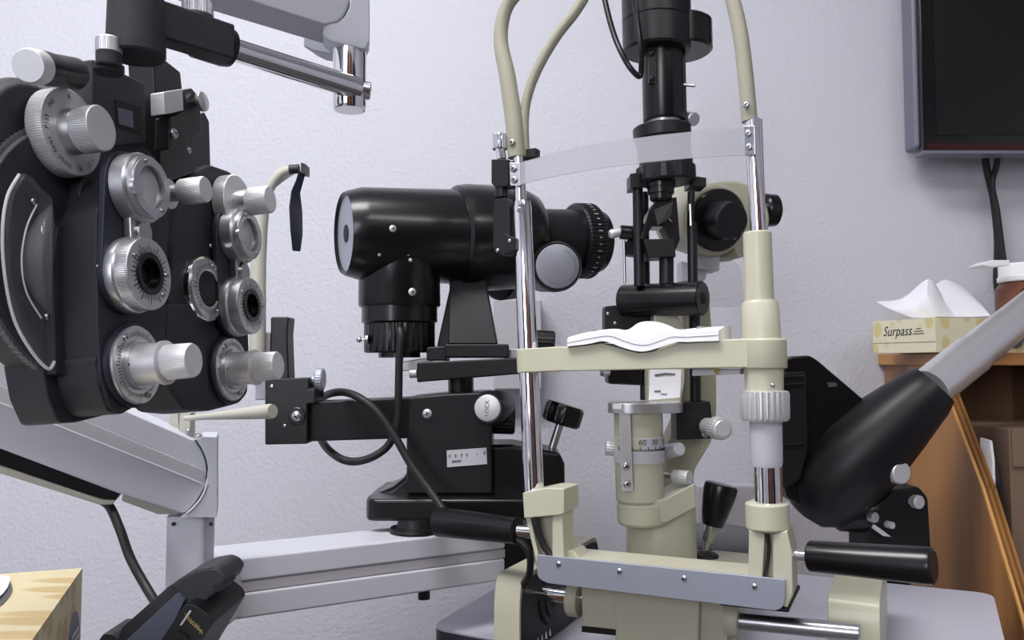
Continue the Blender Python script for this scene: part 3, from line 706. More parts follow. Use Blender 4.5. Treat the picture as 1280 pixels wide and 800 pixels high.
for sx, sy, r in ((340, 483, 2.5), (356, 532, 2)):
    g = G(); g.screw(W(sx, sy, .954), -Y, r); obj('small_screw', g, 'steel', fork)
g = G(); g.cyl(W(386, 477, .975), W(397, 475, .975), 7, seg=20); g.cyl(W(395, 474, .975), W(405, 474, .975), 14, teeth=26, fl=.03); obj('fork_knob', g, 'grey_disc', fork)
g = G(); g.screw(W(534, 517, .984), -Y, 6); obj('pillar_screw', g, 'silver_white', ke)
l0 = W(625, 508, 1.03); l1 = W(609.5, 510, .962); la = (l1 - l0).normalized()
g = G(); g.rev(l0, l1, [(0, 20), (.3, 21, .02), (.93, 21, .02), (1, 19)], teeth=36); lk = obj('lock_knob', g, 'black_satin', ke)
g = G(); g.rev(l1 - la * .001, l1 + la * .0015, [(0, 16.5), (.8, 16.5), (1, 15.5)], seg=44); g.m(1); g.text('LOCK', l1 + la * .0019, Z, -X, .0072, 1.0); obj('knob_face', g, ['silver_white', 'ink'], lk)
g = G(); g.cyl(W(613, 524, 1.03), W(644, 525, 1.03), 18, teeth=24, fl=.04); obj('clamp_knob', g, 'black_plastic', ke)
g = G(); lp = [W(558.5, 563, .984), W(608, 559.5, .984), W(609, 580, .984), W(559, 584, .984)]; g.prism(lp, -Y * .0008)
ax = (lp[1] - lp[0]).normalized(); az = Z; lcn = sum(lp, V()) / 4 - Y * .0012
g.m(1)
for i, (dx, dz, s_) in enumerate([(-.0205, .003, .0035), (-.0135, .003, .0035), (-.0065, .003, .0035), (.0, .003, .0035), (.012, .003, .002), (.021, .004, .004)]):
    g.box(lcn + ax * dx + az * dz, ax, az, Y, s_ * .5, s_, .0002)
g.box(lcn - ax * .0125 - az * .0035, ax, az, Y, .011, .0022, .0002)
obj('label_plate', g, ['pale_plate', 'faint_ink'], ke)
# base and rear housing
g = G()
fl = [(457, 622), (470, 617), (490, 609), (505, 597), (514, 578), (516, 560), (616, 556), (640, 556), (700, 566), (706, 580), (707, 640), (700, 652), (457, 652)]
g.prism([W(x, y, 1.0) for x, y in fl], V((0, .08, 0)))
ke_b = obj('rear_housing', g, 'black_gloss', ke, bevel=.006, bseg=4)
g = G()
z0, z1 = W(500, 652, .955).z, W(500, 624, .955).z
bp = [V((W(457, 640, .955).x, .955, 0)), V((W(668, 640, .955).x, .955, 0)), V((W(668, 640, .955).x, 1.10, 0)), V((W(457, 640, .955).x, 1.10, 0))]
bp = rp(bp, .014, 5)
g.rings([[V((p.x, p.y, z0)) for p in bp], [V((p.x, p.y, z1)) for p in bp]]); obj('base', g, 'black_gloss', ke, bevel=.004, bseg=4)
g = G(); fo_ = W(519, 660, .962); g.rev(V((fo_.x, .962, zt + .0004)), W(519, 648, .962), [(0, 28), (.12, 32), (.35, 31), (.45, 23), (1, 21)], seg=44); obj('base_foot', g, 'black_plastic', ke)
g = G(); k0 = W(690, 560, 1.05); k1 = W(700, 528, 1.05); g.cyl(k0, k1, 5.5, seg=18); jk = obj('control_stem', g, 'steel', ke)
kd = (k1 - k0).normalized(); g = G(); g.rev(k1 - kd * .002, k1 + kd * .024, [(0, 22), (.12, 25, .05), (.85, 25, .05), (1, 22)], teeth=14); obj('control_knob', g, 'black_gloss', ke)
# head rest seen behind the phoropter
hr = W(330, 440, 1.0)
g = G(); g.tube([W(321, 470, 1.0), W(322, 420, 1.0), W(323, 330, 1.0), W(328, 262, 1.0), W(336, 236, 1.0), W(352, 216, 1.0), W(368, 212, 1.0)], [10, 10, 8.5, 6, 5.5], seg=14); hd_ = obj('head_rest_tube', g, 'arm_beige', ke)
g = G(); g.tube([W(335, 238, 1.06), W(342, 230, 1.06), W(358, 218, 1.05), W(366, 213, 1.02)], 5, seg=12); g.m(1); g.tube([W(362, 212, .998), W(374, 211, .998)], 6, seg=12); g.prism([W(376, 203, .99), W(382, 205, .99), W(382, 217, .99), W(376, 216, .99)], Y * .02); obj('tube_end', g, ['arm_beige', 'black_plastic'], hd_)
g = G()
ol = [W(378, 215, .996), W(375, 226, .996), W(370, 240, .996), W(370, 262, .997), W(371, 290, .998), W(371, 314, .999)]
rw = []
for i, p in enumerate(ol):
    w = [.003, .003, .006, .016, .014, .003][i]; rw.append([p - V((.004, .0, 0)) - Y * w * .9, p + V((0, 0, 0)), p + V((.003, 0, 0)) + Y * w])
g.strip([[a for a in r] for r in rw]); obj('occluder_paddle', g, 'navy_black', hd_, solid=.0016, recalc=False)
g = G(); g.prism(rp([W(338, 396, 1.005), W(361, 396, 1.005), W(359, 418, 1.005), (W(361, 474, 1.005)), W(338, 476, 1.005)], .003), Y * .03); obj('head_rest_bracket', g, 'black_plastic', ke, bevel=.002)
g = G(); g.prism([W(320, 415, 1.01), W(338, 415, 1.01), W(336, 500, 1.01), W(318, 500, 1.01)], Y * .02); obj('chin_rest_post', g, 'pale_plate', ke, bevel=.002)
# lamp cable
g = G(); g.tube([W(500, 412, .97), W(501, 422, .965), W(499, 450, .965), W(498, 500, .965), W(496, 530, .965), W(486, 556, .962), W(464, 572, .96), (W(440, 577, .965)), W(420, 570, .98), W(403, 552, 1.03), W(396, 525, 1.06), W(398, 503, 1.06), W(408, 494, 1.03), W(425, 490, .985), W(445, 495, .96), W(470, 513, .95), W(492, 543, .945), W(512, 578, .94), W(535, 610, .93), W(556, 640, .915)], [5], seg=12, sub=6)
tag(obj('lamp_cable', g, 'rubber'), 'thin black cable looping from the keratometer lamp around its side arm', 'cable')

# ------------------------------------------------------------------ slit lamp table
zt_ = -.31
EV = V((.9135, -.4067, 0)); BV = V((.4067, .9135, 0))
T0 = WZ(537, 783, zt_)
tc = [T0, T0 + BV * .43, T0 + BV * .43 + EV * .625, V((.43, .70, T0.z))]
TB = thing('instrument_table', V((.26, 1.0, 0)), 'pale grey white table top with dark edge under the slit lamp', 'table')
g = G(); op = rp(tc, .025, 6); g.prism([p - Z * .004 for p in op], Z * .004); obj('table_top', g, 'table_white', TB, bevel=.0012)
g = G(); g.prism([p - Z * .030 for p in op], Z * .0262); obj('table_edge', g, 'table_edge', TB, bevel=.001)
g = G(); g.box(V((.26, 1.0, (T0.z - .03) / 2 + .01)), EV, BV, Z, .09, .09, T0.z - .05); obj('pedestal', g, 'arm_grey', TB, bevel=.004)
g = G(); g.box(V((.26, 1.0, .02)), EV, BV, Z, .5, .42, .04); obj('foot', g, 'table_edge', TB, bevel=.006)

# ------------------------------------------------------------------ chin rest frame
eP = V((.9, -.436, 0)).normalized(); bP = V((.436, .9, 0)).normalized()
PC = Plane(W(655, 450, .86), -bP)
def c_(px, py, k=0): return PC.at(px, py, k)
cr = thing('chin_rest', c_(820, 765), 'cream chin rest frame with chrome uprights and a clear forehead strap', 'chin rest')
def uk(P): return S(P)
# left upright
g = G(); g.cyl(c_(650.5, 255), c_(648, 192), 7.6, seg=32); g.rev(c_(668, 625), c_(652, 252), [(0, 12.6), (.98, 12), (1, 10.5)], seg=44); lu = obj('upright', g, 'chrome', cr)
g = G(); g.cyl(c_(650, 263, 12), c_(650.5, 263, 2), 4, seg=12); obj('clamp_screw', g, 'steel', lu)
g = G(); PL = c_(645, 197); 
arch = [c_(646, 197), c_(642, 150), c_(634, 95), c_(626, 50), c_(632, 12), c_(652, -14), c_(700, -52), c_(780, -78), c_(850, -76), c_(897, -48), c_(913, -10), c_(925, 40), c_(932, 95), c_(937, 152)]
g.tube(arch, [11, 11, 10.5, 9, 8.6, 8.6, 8.4, 8.4, 8.4, 8.6, 9, 9.4, 9.6, 9.8], seg=20); obj('head_arch', g, 'tube_cream', cr)
g = G(); g.tube([c_(656, 196, -8), c_(655, 150, -8), c_(660, 118, -8), c_(673, 84, -8), c_(695, 46, -8), c_(718, 16, -8), c_(735, -12, -8), c_(760, -60, -8)], [6.5, 6, 6.4, 6.8, 7], seg=16); obj('fixation_arm', g, 'tube_cream', cr)
for sx, sy in ((640, 178), (933, 131)):
    g = G(); g.screw(c_(sx, sy, 12), -bP, 4.5); obj('arch_screw', g, 'steel', cr)
g = G(); g.box(c_(663, 193, -10), eP, bP, Z, .018, .012, .010); obj('arch_clip', g, 'black_plastic', cr, bevel=.001)
g = G(); g.cyl(c_(627, 200, 6), c_(625, 186, 6), 6.5, seg=24); g.cyl(c_(625, 187, 6), c_(624.5, 168, 6), 10, teeth=16, fl=.08); obj('fixation_knob', g, 'chrome', cr)
g = G(); g.prism([c_(614, 199, 14), c_(635, 199, 14), c_(636, 230, 14), c_(632, 233, 14), c_(618, 233, 14), c_(614, 229, 14)], bP * .018); fb = obj('fixation_block', g, 'black_plastic', cr, bevel=.0008)
g = G(); g.cyl(c_(627, 231, 4), c_(627, 248, 4), 8.5, seg=24); g.prism([c_(619, 249, 12), c_(633, 247, 12), c_(636, 252, 12), c_(637, 300, 12), c_(640, 312, 12), c_(634, 319, 12), c_(620, 317, 12), c_(616, 308, 12), c_(617, 262, 12)], bP * .014); g.prism([c_(630, 292, 15), c_(646, 298, 15), c_(645, 312, 15), c_(630, 318, 15)], bP * .01); obj('fixation_slider', g, 'black_satin', fb, bevel=.0008)
for sx, sy, k_ in ((622, 313, 13), (637, 301, 16)):
    g = G(); g.screw(c_(sx, sy, k_), -bP, 2.5); obj('slider_screw', g, 'steel', fb)
def clamp_plate(x, y0, y1, w, dx, screws):
    g = G(); g.prism([c_(x - w, y0, 14), c_(x + w, y0, 14), c_(x + w + dx, y1, 14), c_(x - w + dx, y1, 14)], bP * .006); pl = obj('strap_clamp', g, 'chrome', cr, bevel=.0006)
    for sx, sy in screws: g = G(); g.screw(c_(sx, sy, 14.5), -bP, 4.6); obj('strap_screw', g, 'steel', pl)
clamp_plate(643, 203, 232, 6.5, 1, [(642, 211), (643, 225)])
clamp_plate(936.5, 157, 193, 7, 1, [(935.5, 167), (936.5, 184)])
# forehead strap
g = G(); rows = []
for j in range(2):
    rw = []
    for i in range(25):
        t = i / 24; a = c_(646, 205 if j == 0 else 232, 11); b = c_(932, 160 if j == 0 else 194, 11)
        rw.append(a.lerp(b, t) - bP * (.024 * 4 * t * (1 - t)))
    rows.append(rw)
g.strip(rows); obj('forehead_strap', g, 'frosted_band', cr, solid=.0016, recalc=False, label='frosted translucent forehead strap')
# right upright
g = G(); g.rev(c_(948, 300), c_(939.5, 148), [(0, 9.4), (1, 8.6)], seg=40); g.rev(c_(951, 300, -2), c_(946, 150, -4), [(0, 7), (1, 6.5)], seg=24); obj('upright', g, 'chrome', cr)
g = G(); g.rev(c_(961, 640), c_(959, 575), [(0, 17), (1, 16.6)], seg=48); ru = obj('upright', g, 'chrome', cr)
g = G(); g.rev(c_(949.5, 380), c_(946.5, 290), [(0, 17.8), (.98, 17.2), (1, 15.5)], seg=48)
g.rev(c_(952.5, 428), c_(950, 376), [(0, 23.5), (.92, 22.5), (1, 20)], seg=48); g.rev(c_(955.5, 492), c_(954.5, 456), [(0, 23), (1, 24)], seg=48)
slv = obj('height_sleeve', g, 'cream', cr)
g = G(); g.screw(c_(965.5, 482, 23), -bP, 3); obj('sleeve_screw', g, 'steel', slv)
g = G(); g.rev(c_(956.6, 526), c_(955.5, 488), [(0, 27), (.1, 29.6, .06), (.88, 30, .06), (.96, 29), (1, 24)], teeth=26); obj('height_nut', g, 'silver_white', cr)
g = G(); g.rev(c_(958.5, 583), c_(957, 524), [(0, 18), (.1, 19.4), (.9, 19.8), (1, 19.8)], seg=48); obj('lower_sleeve', g, 'pale_plate', cr)
# chin bar
g = G()
g.prism(PC.poly([(650, 436), (700, 433), (712, 434), (752, 429), (780, 437), (797, 441), (815, 440), (845, 430), (898, 426), (906, 424), (935, 423), (935, 460), (906, 460), (712, 464), (700, 464), (651, 466)], 20), bP * .042)
g.rev(c_(955, 461), c_(954, 423.5), [(0, 27), (.06, 28), (.94, 28), (1, 26.5)], seg=56)
g.rev(c_(660, 466), c_(659, 436), [(0, 13.5), (1, 13.5)], seg=40)
obj('chin_bar', g, 'cream', cr, bevel=.0014)
g = G(); g.prism(PC.poly([(865, 461), (925, 461), (925, 468), (865, 470)], 8), bP * .02); cp = obj('under_plate', g, 'pale_plate', cr, bevel=.0006); g = G(); g.screw(c_(896, 464, 9), -bP, 4); obj('plate_screw', g, 'gold', cp)
# sockets, legs, lower bar
g = G()
g.prism(rp(PC.poly([(653, 616), (684, 610), (705, 611), (705, 642), (699, 644), (655, 648)], 22), .0015), bP * .04)
g.prism(PC.poly([(668, 640), (703, 640), (705, 694), (668, 704)], 2), bP * .018)
g.prism(PC.poly([(690, 640), (703, 640), (705, 700), (690, 700)], 18), bP * .03)
g.prism(PC.poly([(660, 690), (716, 688), (740, 716), (672, 712)], 4), bP * .03)
g.prism(PC.poly([(655, 640), (662, 642), (675, 704), (670, 702)], 18), bP * .03)
sk = obj('socket', g, 'cream', cr, bevel=.0016)
g = G(); g.screw(c_(707, 667, 4), -bP, 2.4); obj('socket_screw', g, 'steel', sk)
g = G(); g.tube([c_(668, 646, 20), c_(672, 662, 19), c_(680, 682, 17), c_(690, 697, 16)], 4.5, seg=10); obj('socket_cable', g, 'rubber', sk)
g = G()
s0 = c_(960, 662); s1 = c_(958.5, 628)
g.rev(s0, s1, [(0, 24), (.08, 27), (.95, 26.5), (1, 25)], seg=44)
g.prism(PC.poly([(933, 630), (950, 626), (950, 668), (934, 660)], 10), bP * .03)
g.prism(PC.poly([(936, 662), (956, 668), (952, 735), (935, 728)], 17), bP * .03); g.prism(PC.poly([(966, 668), (984, 664), (990, 690), (991, 742), (984, 760), (966, 752)], 17), bP * .035); g.prism(PC.poly([(950, 664), (972, 664), (972, 735), (950, 730)], 2), bP * .015)
sk2 = obj('socket', g, 'cream', cr, bevel=.0016)
g = G(); g.tube([c_(959, 668, 12), c_(961, 685, 12), c_(959, 705, 12), c_(956, 722, 14)], 2.2, seg=8); obj('socket_wire', g, 'rubber', sk2)
g = G()
bo = [(673, 697), (985, 727), (990, 745), (680, 712)]
g.prism(PC.poly([(672, 696), (982, 727), (984, 746), (674, 714)], 18), bP * .055)
obj('lower_bar', g, 'cream', cr, bevel=.0015)
g = G(); g.prism(rp(PC.poly([(671.5, 693.5), (981.5, 724.5), (981, 765), (683, 729), (671.5, 722)], 22), [.001, .001, .012, .006, .005], 6), bP * .0034); fpl = obj('front_plate', g, 'aluminium', cr, bevel=.0005, label='brushed blue grey front plate')
for sx, sy in ((698, 705), (774, 714), (855, 723), (943, 733)):
    g = G(); g.screw(c_(sx, sy, 22.3), -bP, 3.6); obj('plate_screw', g, 'steel', fpl)
g = G(); a_ = c_(900, 757, 8); b_ = c_(986, 766, 8); g.prism([a_, b_, b_ + bP * .085, a_ + bP * .085], Z * .004); obj('base_slab', g, 'black_plastic', cr, bevel=.001)
# handles
h0 = c_(652, 664, 12); h1 = W(547, 652, .915)
ha = (h1 - h0).normalized()
g = G(); g.rev(c_(668, 665, 10), h0 + ha * .004, [(0, 8), (1, 8)], seg=28); g.cyl(c_(668, 665, 10), h0 + ha * .012, 7.5, seg=24); obj('handle_shaft', g, 'chrome', cr)
g = G(); g.rev(h0 + ha * .004, h1, [(0, 14), (.01, 16.5), (.97, 18.2), (1, 15)], seg=44); hl = obj('handle_grip', g, 'black_gloss', cr)
g = G(); g.tube([c_(640, 672, 12), c_(652, 678, 12), c_(661, 690, 10), c_(663, 706, 5), c_(660, 722, -4), c_(650, 735, -20)], 4.5, seg=10); obj('handle_cable', g, 'rubber', hl)
h0 = c_(1012, 695); h1 = W(1168, 708, .672); ha = (h1 - h0).normalized()
g = G(); g.cyl(c_(980, 693), h0 + ha * .006, 7, seg=28); obj('handle_shaft', g, 'chrome', cr)
g = G(); g.rev(h0, h1, [(0, 17.5), (.012, 19), (.955, 23.5), (.985, 22.5), (1, 19)], seg=48); obj('handle_grip', g, 'black_gloss', cr)

# chin papers
g = G()
ft = [(709, 425), (735, 418), (765, 414), (782, 419), (797, 424), (812, 424), (832, 416), (850, 416), (870, 415), (898, 413)]
bt = [(712, 423), (740, 416), (770, 413), (785, 412), (800, 403), (818, 402), (834, 406), (852, 413), (874, 410), (914, 408)]
fb_ = [(709, 433), (735, 430), (755, 426.5), (780, 435), (797, 439), (812, 438), (845, 428), (860, 427.5), (870, 427), (898, 426)]
F = [c_(x, y, 26) for x, y in ft]; Bk = [c_(x, y, -26) for x, y in bt]; Fb = [c_(x, y, 26) for x, y in fb_]
Bb = [V((b.x, b.y, f.z)) for b, f in zip(Bk, Fb)]
F, Bk, Fb, Bb = [spline(q_, 5) for q_ in (F, Bk, Fb, Bb)]
mid = [(a + b) / 2 + Z * .002 for a, b in zip(F, Bk)]
g.rings([[a, m_, b, c2, d2] for a, m_, b, c2, d2 in zip(F, mid, Bk, Bb, Fb)])
g.m(1)
for t in (.45,):
    up = [f.lerp(b, t) - bP * .0004 for f, b in zip(F, Fb)]
    g.strip([up, [p - Z * .0006 for p in up]])
pp_ = obj('chin_rest_papers', g, ['paper', 'faint_ink'], angle=50); tag(pp_, 'stack of white butterfly shaped papers lying on the cream chin bar', 'papers')
for x, y in ((745, 417), (876, 411)):
    g = G(); P = c_(x, y, 0); g.rev(P - Z * .004, P + Z * .003, [(0, 3), (.6, 3), (.61, 6.5), (.85, 6), (1, 3)], seg=20); q_ = obj('paper_pin', g, 'steel', pp_)
# ------------------------------------------------------------------ slit lamp
sl_ = thing('slit_lamp', WZ(820, 800, -.30), 'cream and black slit lamp microscope standing behind the chin rest', 'slit lamp')
PR = Plane(WZ(840, 761, -.248), -bP)
def r_(px, py, k=0): return PR.at(px, py, k)
g = G(); g.cyl(r_(640, 737), r_(735, 748), 9.5, seg=32); obj('rail', g, 'chrome', sl_)
g = G(); g.cyl(r_(905, 774), r_(1075, 791), 10.5, seg=32); obj('rail', g, 'steel', sl_)
g = G(); g.rev(r_(712, 748), r_(726, 750), [(0, 20), (.1, 21), (.9, 21), (1, 20)], seg=40); obj('rail_washer', g, 'cream', sl_)
g = G(); g.rev(r_(907, 772), r_(925, 775), [(0, 21), (.1, 22), (.9, 22), (1, 21)], seg=40); obj('rail_washer', g, 'cream', sl_)
g = G(); g.prism(PR.poly([(726, 725), (775, 728), (775, 788), (728, 783)], 12), bP * .07); g.prism(PR.poly([(870, 745), (910, 748), (909, 812), (870, 808)], 12), bP * .07)
g.prism(PR.poly(rp([(770, 740), (800, 741), (850, 746), (874, 752), (872, 826), (769, 818)], [4, 30, 30, 4, 0, 0]), 26), bP * .09); carriage = obj('carriage', g, 'cream', sl_, bevel=.0014)
g = G(); g.prism(PR.poly([(727, 783), (775, 788), (775, 795), (727, 790)], 8), bP * .05); obj('carriage_gap_shade', g, 'black_plastic', carriage)  # black strip standing for the shade in the gap under the carriage
# rack covers at both ends of the rails
def rack(px, py, w, nm, inner):
    o_ = WZ(px, py, zt_); u_ = bP
    prof = rp([(0, 0), (0, .085), (.03, .086), (.24, .086), (.24, 0)], [0, .045, .0, .02, 0], 8)
    g = G(); g.prism([o_ + u_ * p.x + Z * (p.y + .0005) for p in prof], eP * w); cv = obj('rack_cover', g, 'cream', sl_, bevel=.001)
    if inner:
        pr2 = rp([(.004, .003), (.004, .078), (.03, .081), (.236, .081), (.236, .003)], [0, .042, 0, .018, 0], 8)
        g = G(); g.prism([o_ + u_ * p.x + Z * p.y + eP * (w - .0005) for p in pr2], eP * .0022); obj('rack_recess', g, 'black_plastic', cv)
        for i in range(7):
            b_ = o_ + u_ * (.010 + i * .011) + eP * (w + .0016) + Z * .006
            g = G(); g.rev(b_, b_ + Z * .007, [(0, 2), (1, .7)], seg=8); obj('rack_tooth', g, 'paper', cv)
        for q_ in range(2):
            c0 = o_ + u_ * .075 + Z * .045 + eP * (w + .001); g = G(); g.rev(c0, c0 + eP * .004, [(0, 30 - 12 * q_), (1, 28 - 12 * q_)], seg=36); g.rev(c0, c0 + eP * .006, [(0, 20 - 10 * q_), (1, 19 - 10 * q_)], seg=30); obj('rack_wheel', g, 'rubber', cv)
rack(617, 823, .030, 'l', True)
rack(1036, 862, .046, 'r', False)
# pillar base, stage and joystick
tz = -.233
g = G(); st = [WZ(775, 690, tz), WZ(905, 705, tz), WZ(903, 684, tz), WZ(800, 680, tz)]
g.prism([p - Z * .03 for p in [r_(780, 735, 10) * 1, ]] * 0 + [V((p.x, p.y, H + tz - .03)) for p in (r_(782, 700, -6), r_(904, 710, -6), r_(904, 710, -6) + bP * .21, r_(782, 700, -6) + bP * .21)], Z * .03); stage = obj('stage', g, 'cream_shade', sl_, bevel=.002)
g = G(); cb = V((W(893, 700, 1.11).x, 1.11, H - .262)); g.rev(cb, cb + Z * .034, [(0, 76), (.5, 78), (.9, 74), (1, 68)], seg=56); obj('base_cover', g, 'grey_plastic', sl_)
tb = lambda x, y: W(x, y, .95)
g = G(); g.rev(tb(827, 702), tb(826, 632), [(0, 43), (.08, 43.5), (.95, 42.5), (1, 41)], seg=48); obj('tower', g, 'cream', sl_)
g = G(); g.rev(W(803, 655, .92), W(802, 627, .92), [(0, 28), (.12, 31), (.92, 31), (1, 29.5)], seg=48); g.prism([W(804, 628, .8975), W(832, 624, .8975), W(868, 604, .904), W(870, 634, .904), W(834, 653, .8975), W(806, 656, .8975)], V((0, .055, 0))); obj('tower_arm', g, 'cream', sl_, bevel=.0015)
g = G(); g.rev(W(800, 627, .92), W(797.5, 512, .92), [(0, 27), (.03, 30), (.42, 30), (.421, 31), (.7, 31), (.701, 30.4), (1, 30)], seg=56); drum = obj('angle_drum', g, 'cream', sl_)
g = G(); g.rev(W(799, 577, .92), W(798.5, 545, .92), [(0, 30.5), (.02, 31.6), (.48, 31.8), (.5, 31), (.98, 31), (1, 30.5)], seg=56); g.m(1)
dc = W(798.7, 553, .92); R_ = 31.4 * S(dc)
for txt, an in (('90', -52), ('60', -91), ('30', -62), ('0', -30)):
    if txt == '90': an = -128
    d = V((math.cos(math.radians(an)), math.sin(math.radians(an)), 0)); g.text(txt, dc + d * R_ + Z * .0022, V((-d.y, d.x, 0)), Z, .0085)
for i in range(40):
    an = math.radians(-150 + i * 3.6); d = V((math.cos(an), math.sin(an), 0)); t_ = V((-d.y, d.x, 0)); L_ = .010 if i % 5 == 0 else .0075
    g.box(dc + d * R_ - Z * (.0125 - L_ / 2), t_, Z, d, .0008, L_, .0004)
obj('angle_scale', g, ['pale_plate', 'ink'], drum)
g = G(); g.prism([W(774, 512, .888), W(788, 512, .888), W(791.5, 614, .888), W(777, 615, .888)], V((0, .004, 0))); stp = obj('index_strap', g, 'silver_white', drum, bevel=.0006)
for sx, sy in ((783, 583), (784, 605)):
    g = G(); g.screw(W(sx, sy, .8875), -Y, 5); obj('strap_screw', g, 'steel', drum)
g = G(); tp = W(797, 515, .92); pl = [V((-.036, -.018)), V((-.02, -.034)), V((.02, -.034)), V((.05, -.012)), V((.05, .02)), V((.0, .036)), V((-.03, .02))]
pl = rp([tuple(p) for p in pl], .012, 4); g.prism([V((tp.x + p.x, tp.y + p.y, tp.z)) for p in pl], Z * .011); tpl = obj('top_plate', g, 'silver', sl_, bevel=.0008)
g = G(); g.prism([W(766, 505, .885), W(777, 505, .885), W(777, 511, .885), W(766, 511, .885)], V((0, .003, 0))); obj('plate_tag', g, 'paper', tpl)
g = G(); g.cyl(W(768, 561, .925), W(757, 560, .925), 9, teeth=18, fl=.05); obj('drum_knob', g, 'silver_white', sl_)
g = G(); g.cyl(W(828, 566, .94), W(850, 561, .91), 9, 8.5, teeth=18, fl=.05); obj('drum_knob', g, 'silver_white', sl_)
g = G(); g.cyl(W(828, 594, .94), W(846, 596, .92), 3.5, seg=16); ks = obj('knob_spindle', g, 'steel', sl_)
g = G(); g.cyl(W(843, 596, .92), W(862, 597, .905), 9, 8.5, teeth=18, fl=.05); obj('spindle_knob', g, 'silver_white', ks)
# joystick
j0 = W(881, 692, 1.0); j1 = W(884, 677, 1.0); j2 = W(890, 657, 1.0); j3 = W(902, 605, 1.0)
g = G(); g.rev(j0, j1, [(0, 4), (1, 4)], seg=16); g.rev(j1, j2, [(0, 7.5), (.1, 8.5), (1, 9.5)], seg=28); js = obj('joystick_shaft', g, 'steel', sl_)
g = G(); g.rev(j2, j3, [(0, 12), (.05, 13.5), (.3, 16.5), (.7, 20), (.9, 20.8), (.97, 20), (1, 17.5)], seg=40); obj('joystick_grip', g, 'black_gloss', js)
g = G(); g.rev(j0 - Z * .006, j0 + Z * .004, [(0, 18), (.6, 16), (1, 7)], seg=28); obj('joystick_boot', g, 'rubber', js)
# microscope support arm, lamp arm
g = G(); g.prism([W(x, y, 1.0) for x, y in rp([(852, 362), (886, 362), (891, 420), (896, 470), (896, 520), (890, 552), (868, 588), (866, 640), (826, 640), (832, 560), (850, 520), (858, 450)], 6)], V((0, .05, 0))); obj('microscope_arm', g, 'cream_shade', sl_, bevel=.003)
g = G(); g.prism([W(x, y, .935) for x, y in rp([(818, 388), (845, 388), (856, 414), (856, 480), (853, 492), (850, 512), (812, 512), (810, 470), (817, 415)], 3)], V((0, .03, 0))); la_ = obj('lamp_arm', g, 'cream', sl_, bevel=.002)
g = G(); g.prism([W(813, 462, .934), W(852, 462, .934), W(850, 497, .934), W(811, 500, .934)], V((0, .0012, 0))); g.m(1)
for a in (((818, 468), (832, 466), (844, 467), (844, 469), (832, 469), (819, 471)), ((818, 488), (826, 488), (826, 490.5), (818, 490.5)), ((826, 492), (834, 492), (834, 493.5), (826, 493.5))):
    g.prism([W(x, y, .9335) for x, y in a], V((0, .0006, 0)))
obj('arm_label', g, ['paper', 'faint_ink'], la_)
# mirror and lens tower (black)
g = G(); g.cyl(W(779, 376, .965), W(879, 373, .905), 20, 21.5, ch=.06, seg=48); pv = obj('tilt_barrel', g, 'black_gloss', sl_)
g = G(); g.rev(W(876, 373, .907), W(881, 373, .903), [(0, 7), (.8, 7), (1, 5)], seg=20); obj('barrel_cap', g, 'black_plastic', pv)
for nm, x0, y0, x1, y1, r0, yy in (('rod', 799, 358, 797, 232, 6.5, .935), ('rod', 808, 358, 806, 240, 4.5, .97), ('rod', 864, 240, 863, 285, 4.5, .93), ('rod', 866, 356, 865, 278, 6.2, .93), ('rod', 833, 356, 833, 320, 9, .93), ('rod', 806, 500, 806, 395, 6, .97), ('rod', 869, 502, 868, 392, 7, .965)):
    g = G(); g.cyl(W(x0, y0, yy), W(x1, y1, yy), r0, seg=24); obj(nm, g, 'black_satin', sl_)
g = G(); g.cyl(W(863.5, 282, .925), W(862.5, 255, .925), 1.6, seg=10); obj('bright_pin', g, 'chrome', sl_)
g = G(); g.rev(W(833, 222, .93), W(832, 194, .93), [(0, 33), (1, 33)], seg=48); g.rev(W(833, 229, .93), W(832, 208, .93), [(0, 34), (.1, 37, .07), (.9, 37, .07), (1, 34)], teeth=9)
g.prism([W(788, 217, .925), W(803, 215, .925), W(803, 234, .925), W(788, 235, .925)], V((0, .03, 0))); g.prism([W(862, 219, .935), W(883, 222, .935), W(883, 233, .935), W(862, 233, .935)], V((0, .03, 0))); obj('lens_collar', g, 'black_satin', sl_, bevel=.001)
g = G(); g.rev(W(826, 252, .925), W(826, 226, .925), [(0, 11), (.1, 14), (.35, 14), (.36, 16.5), (.65, 16.5), (.66, 18), (1, 18)], seg=40); obj('projection_lens', g, 'black_gloss', sl_)
g = G(); mc = W(822, 270, .925)
g.prism([W(x, y, .92) for x, y in ((811, 264), (820, 250), (846, 246), (850, 300), (842, 318), (837, 299), (829, 283), (815, 283), (806, 300), (801, 298))], V((0, .03, 0))); mh = obj('mirror_holder', g, 'black_gloss', sl_, bevel=.001)
g = G(); g.tube([W(831, 276, .9185), W(838, 260, .9185)], 1, seg=6); g.tube([W(838, 262, .9185), W(836, 272, .9185), W(840, 277, .9185)], .8, seg=6); obj('spring_wire', g, 'steel', mh)
g = G(); g.prism([W(818, 262, .919), W(842, 252, .919), W(838, 272, .915), W(822, 282, .915)], V((0, .0016, 0))); obj('mirror', g, 'black_gloss', mh)
g = G(); g.prism([W(805, 299, .915), W(843, 298, .915), W(845, 321, .915), (W(811, 322, .915))], V((0, .035, 0))); obj('mirror_base', g, 'black_plastic', sl_, bevel=.001)
g = G(); g.cyl(W(797, 292, .95), W(775, 290, .95), 9, seg=28); ek = obj('side_knob', g, 'black_gloss', sl_)
g = G(); g.rev(W(776, 290, .948), W(762, 293, .945), [(0, 5.5), (.8, 6), (1, 4.5)], seg=20); obj('knob_tip', g, 'silver_white', ek)
g = G(); g.prism([W(784, 300, .955), W(800, 298, .955), W(800, 320, .955), W(784, 318, .955)], V((0, .02, 0))); obj('side_block', g, 'black_plastic', sl_, bevel=.001)
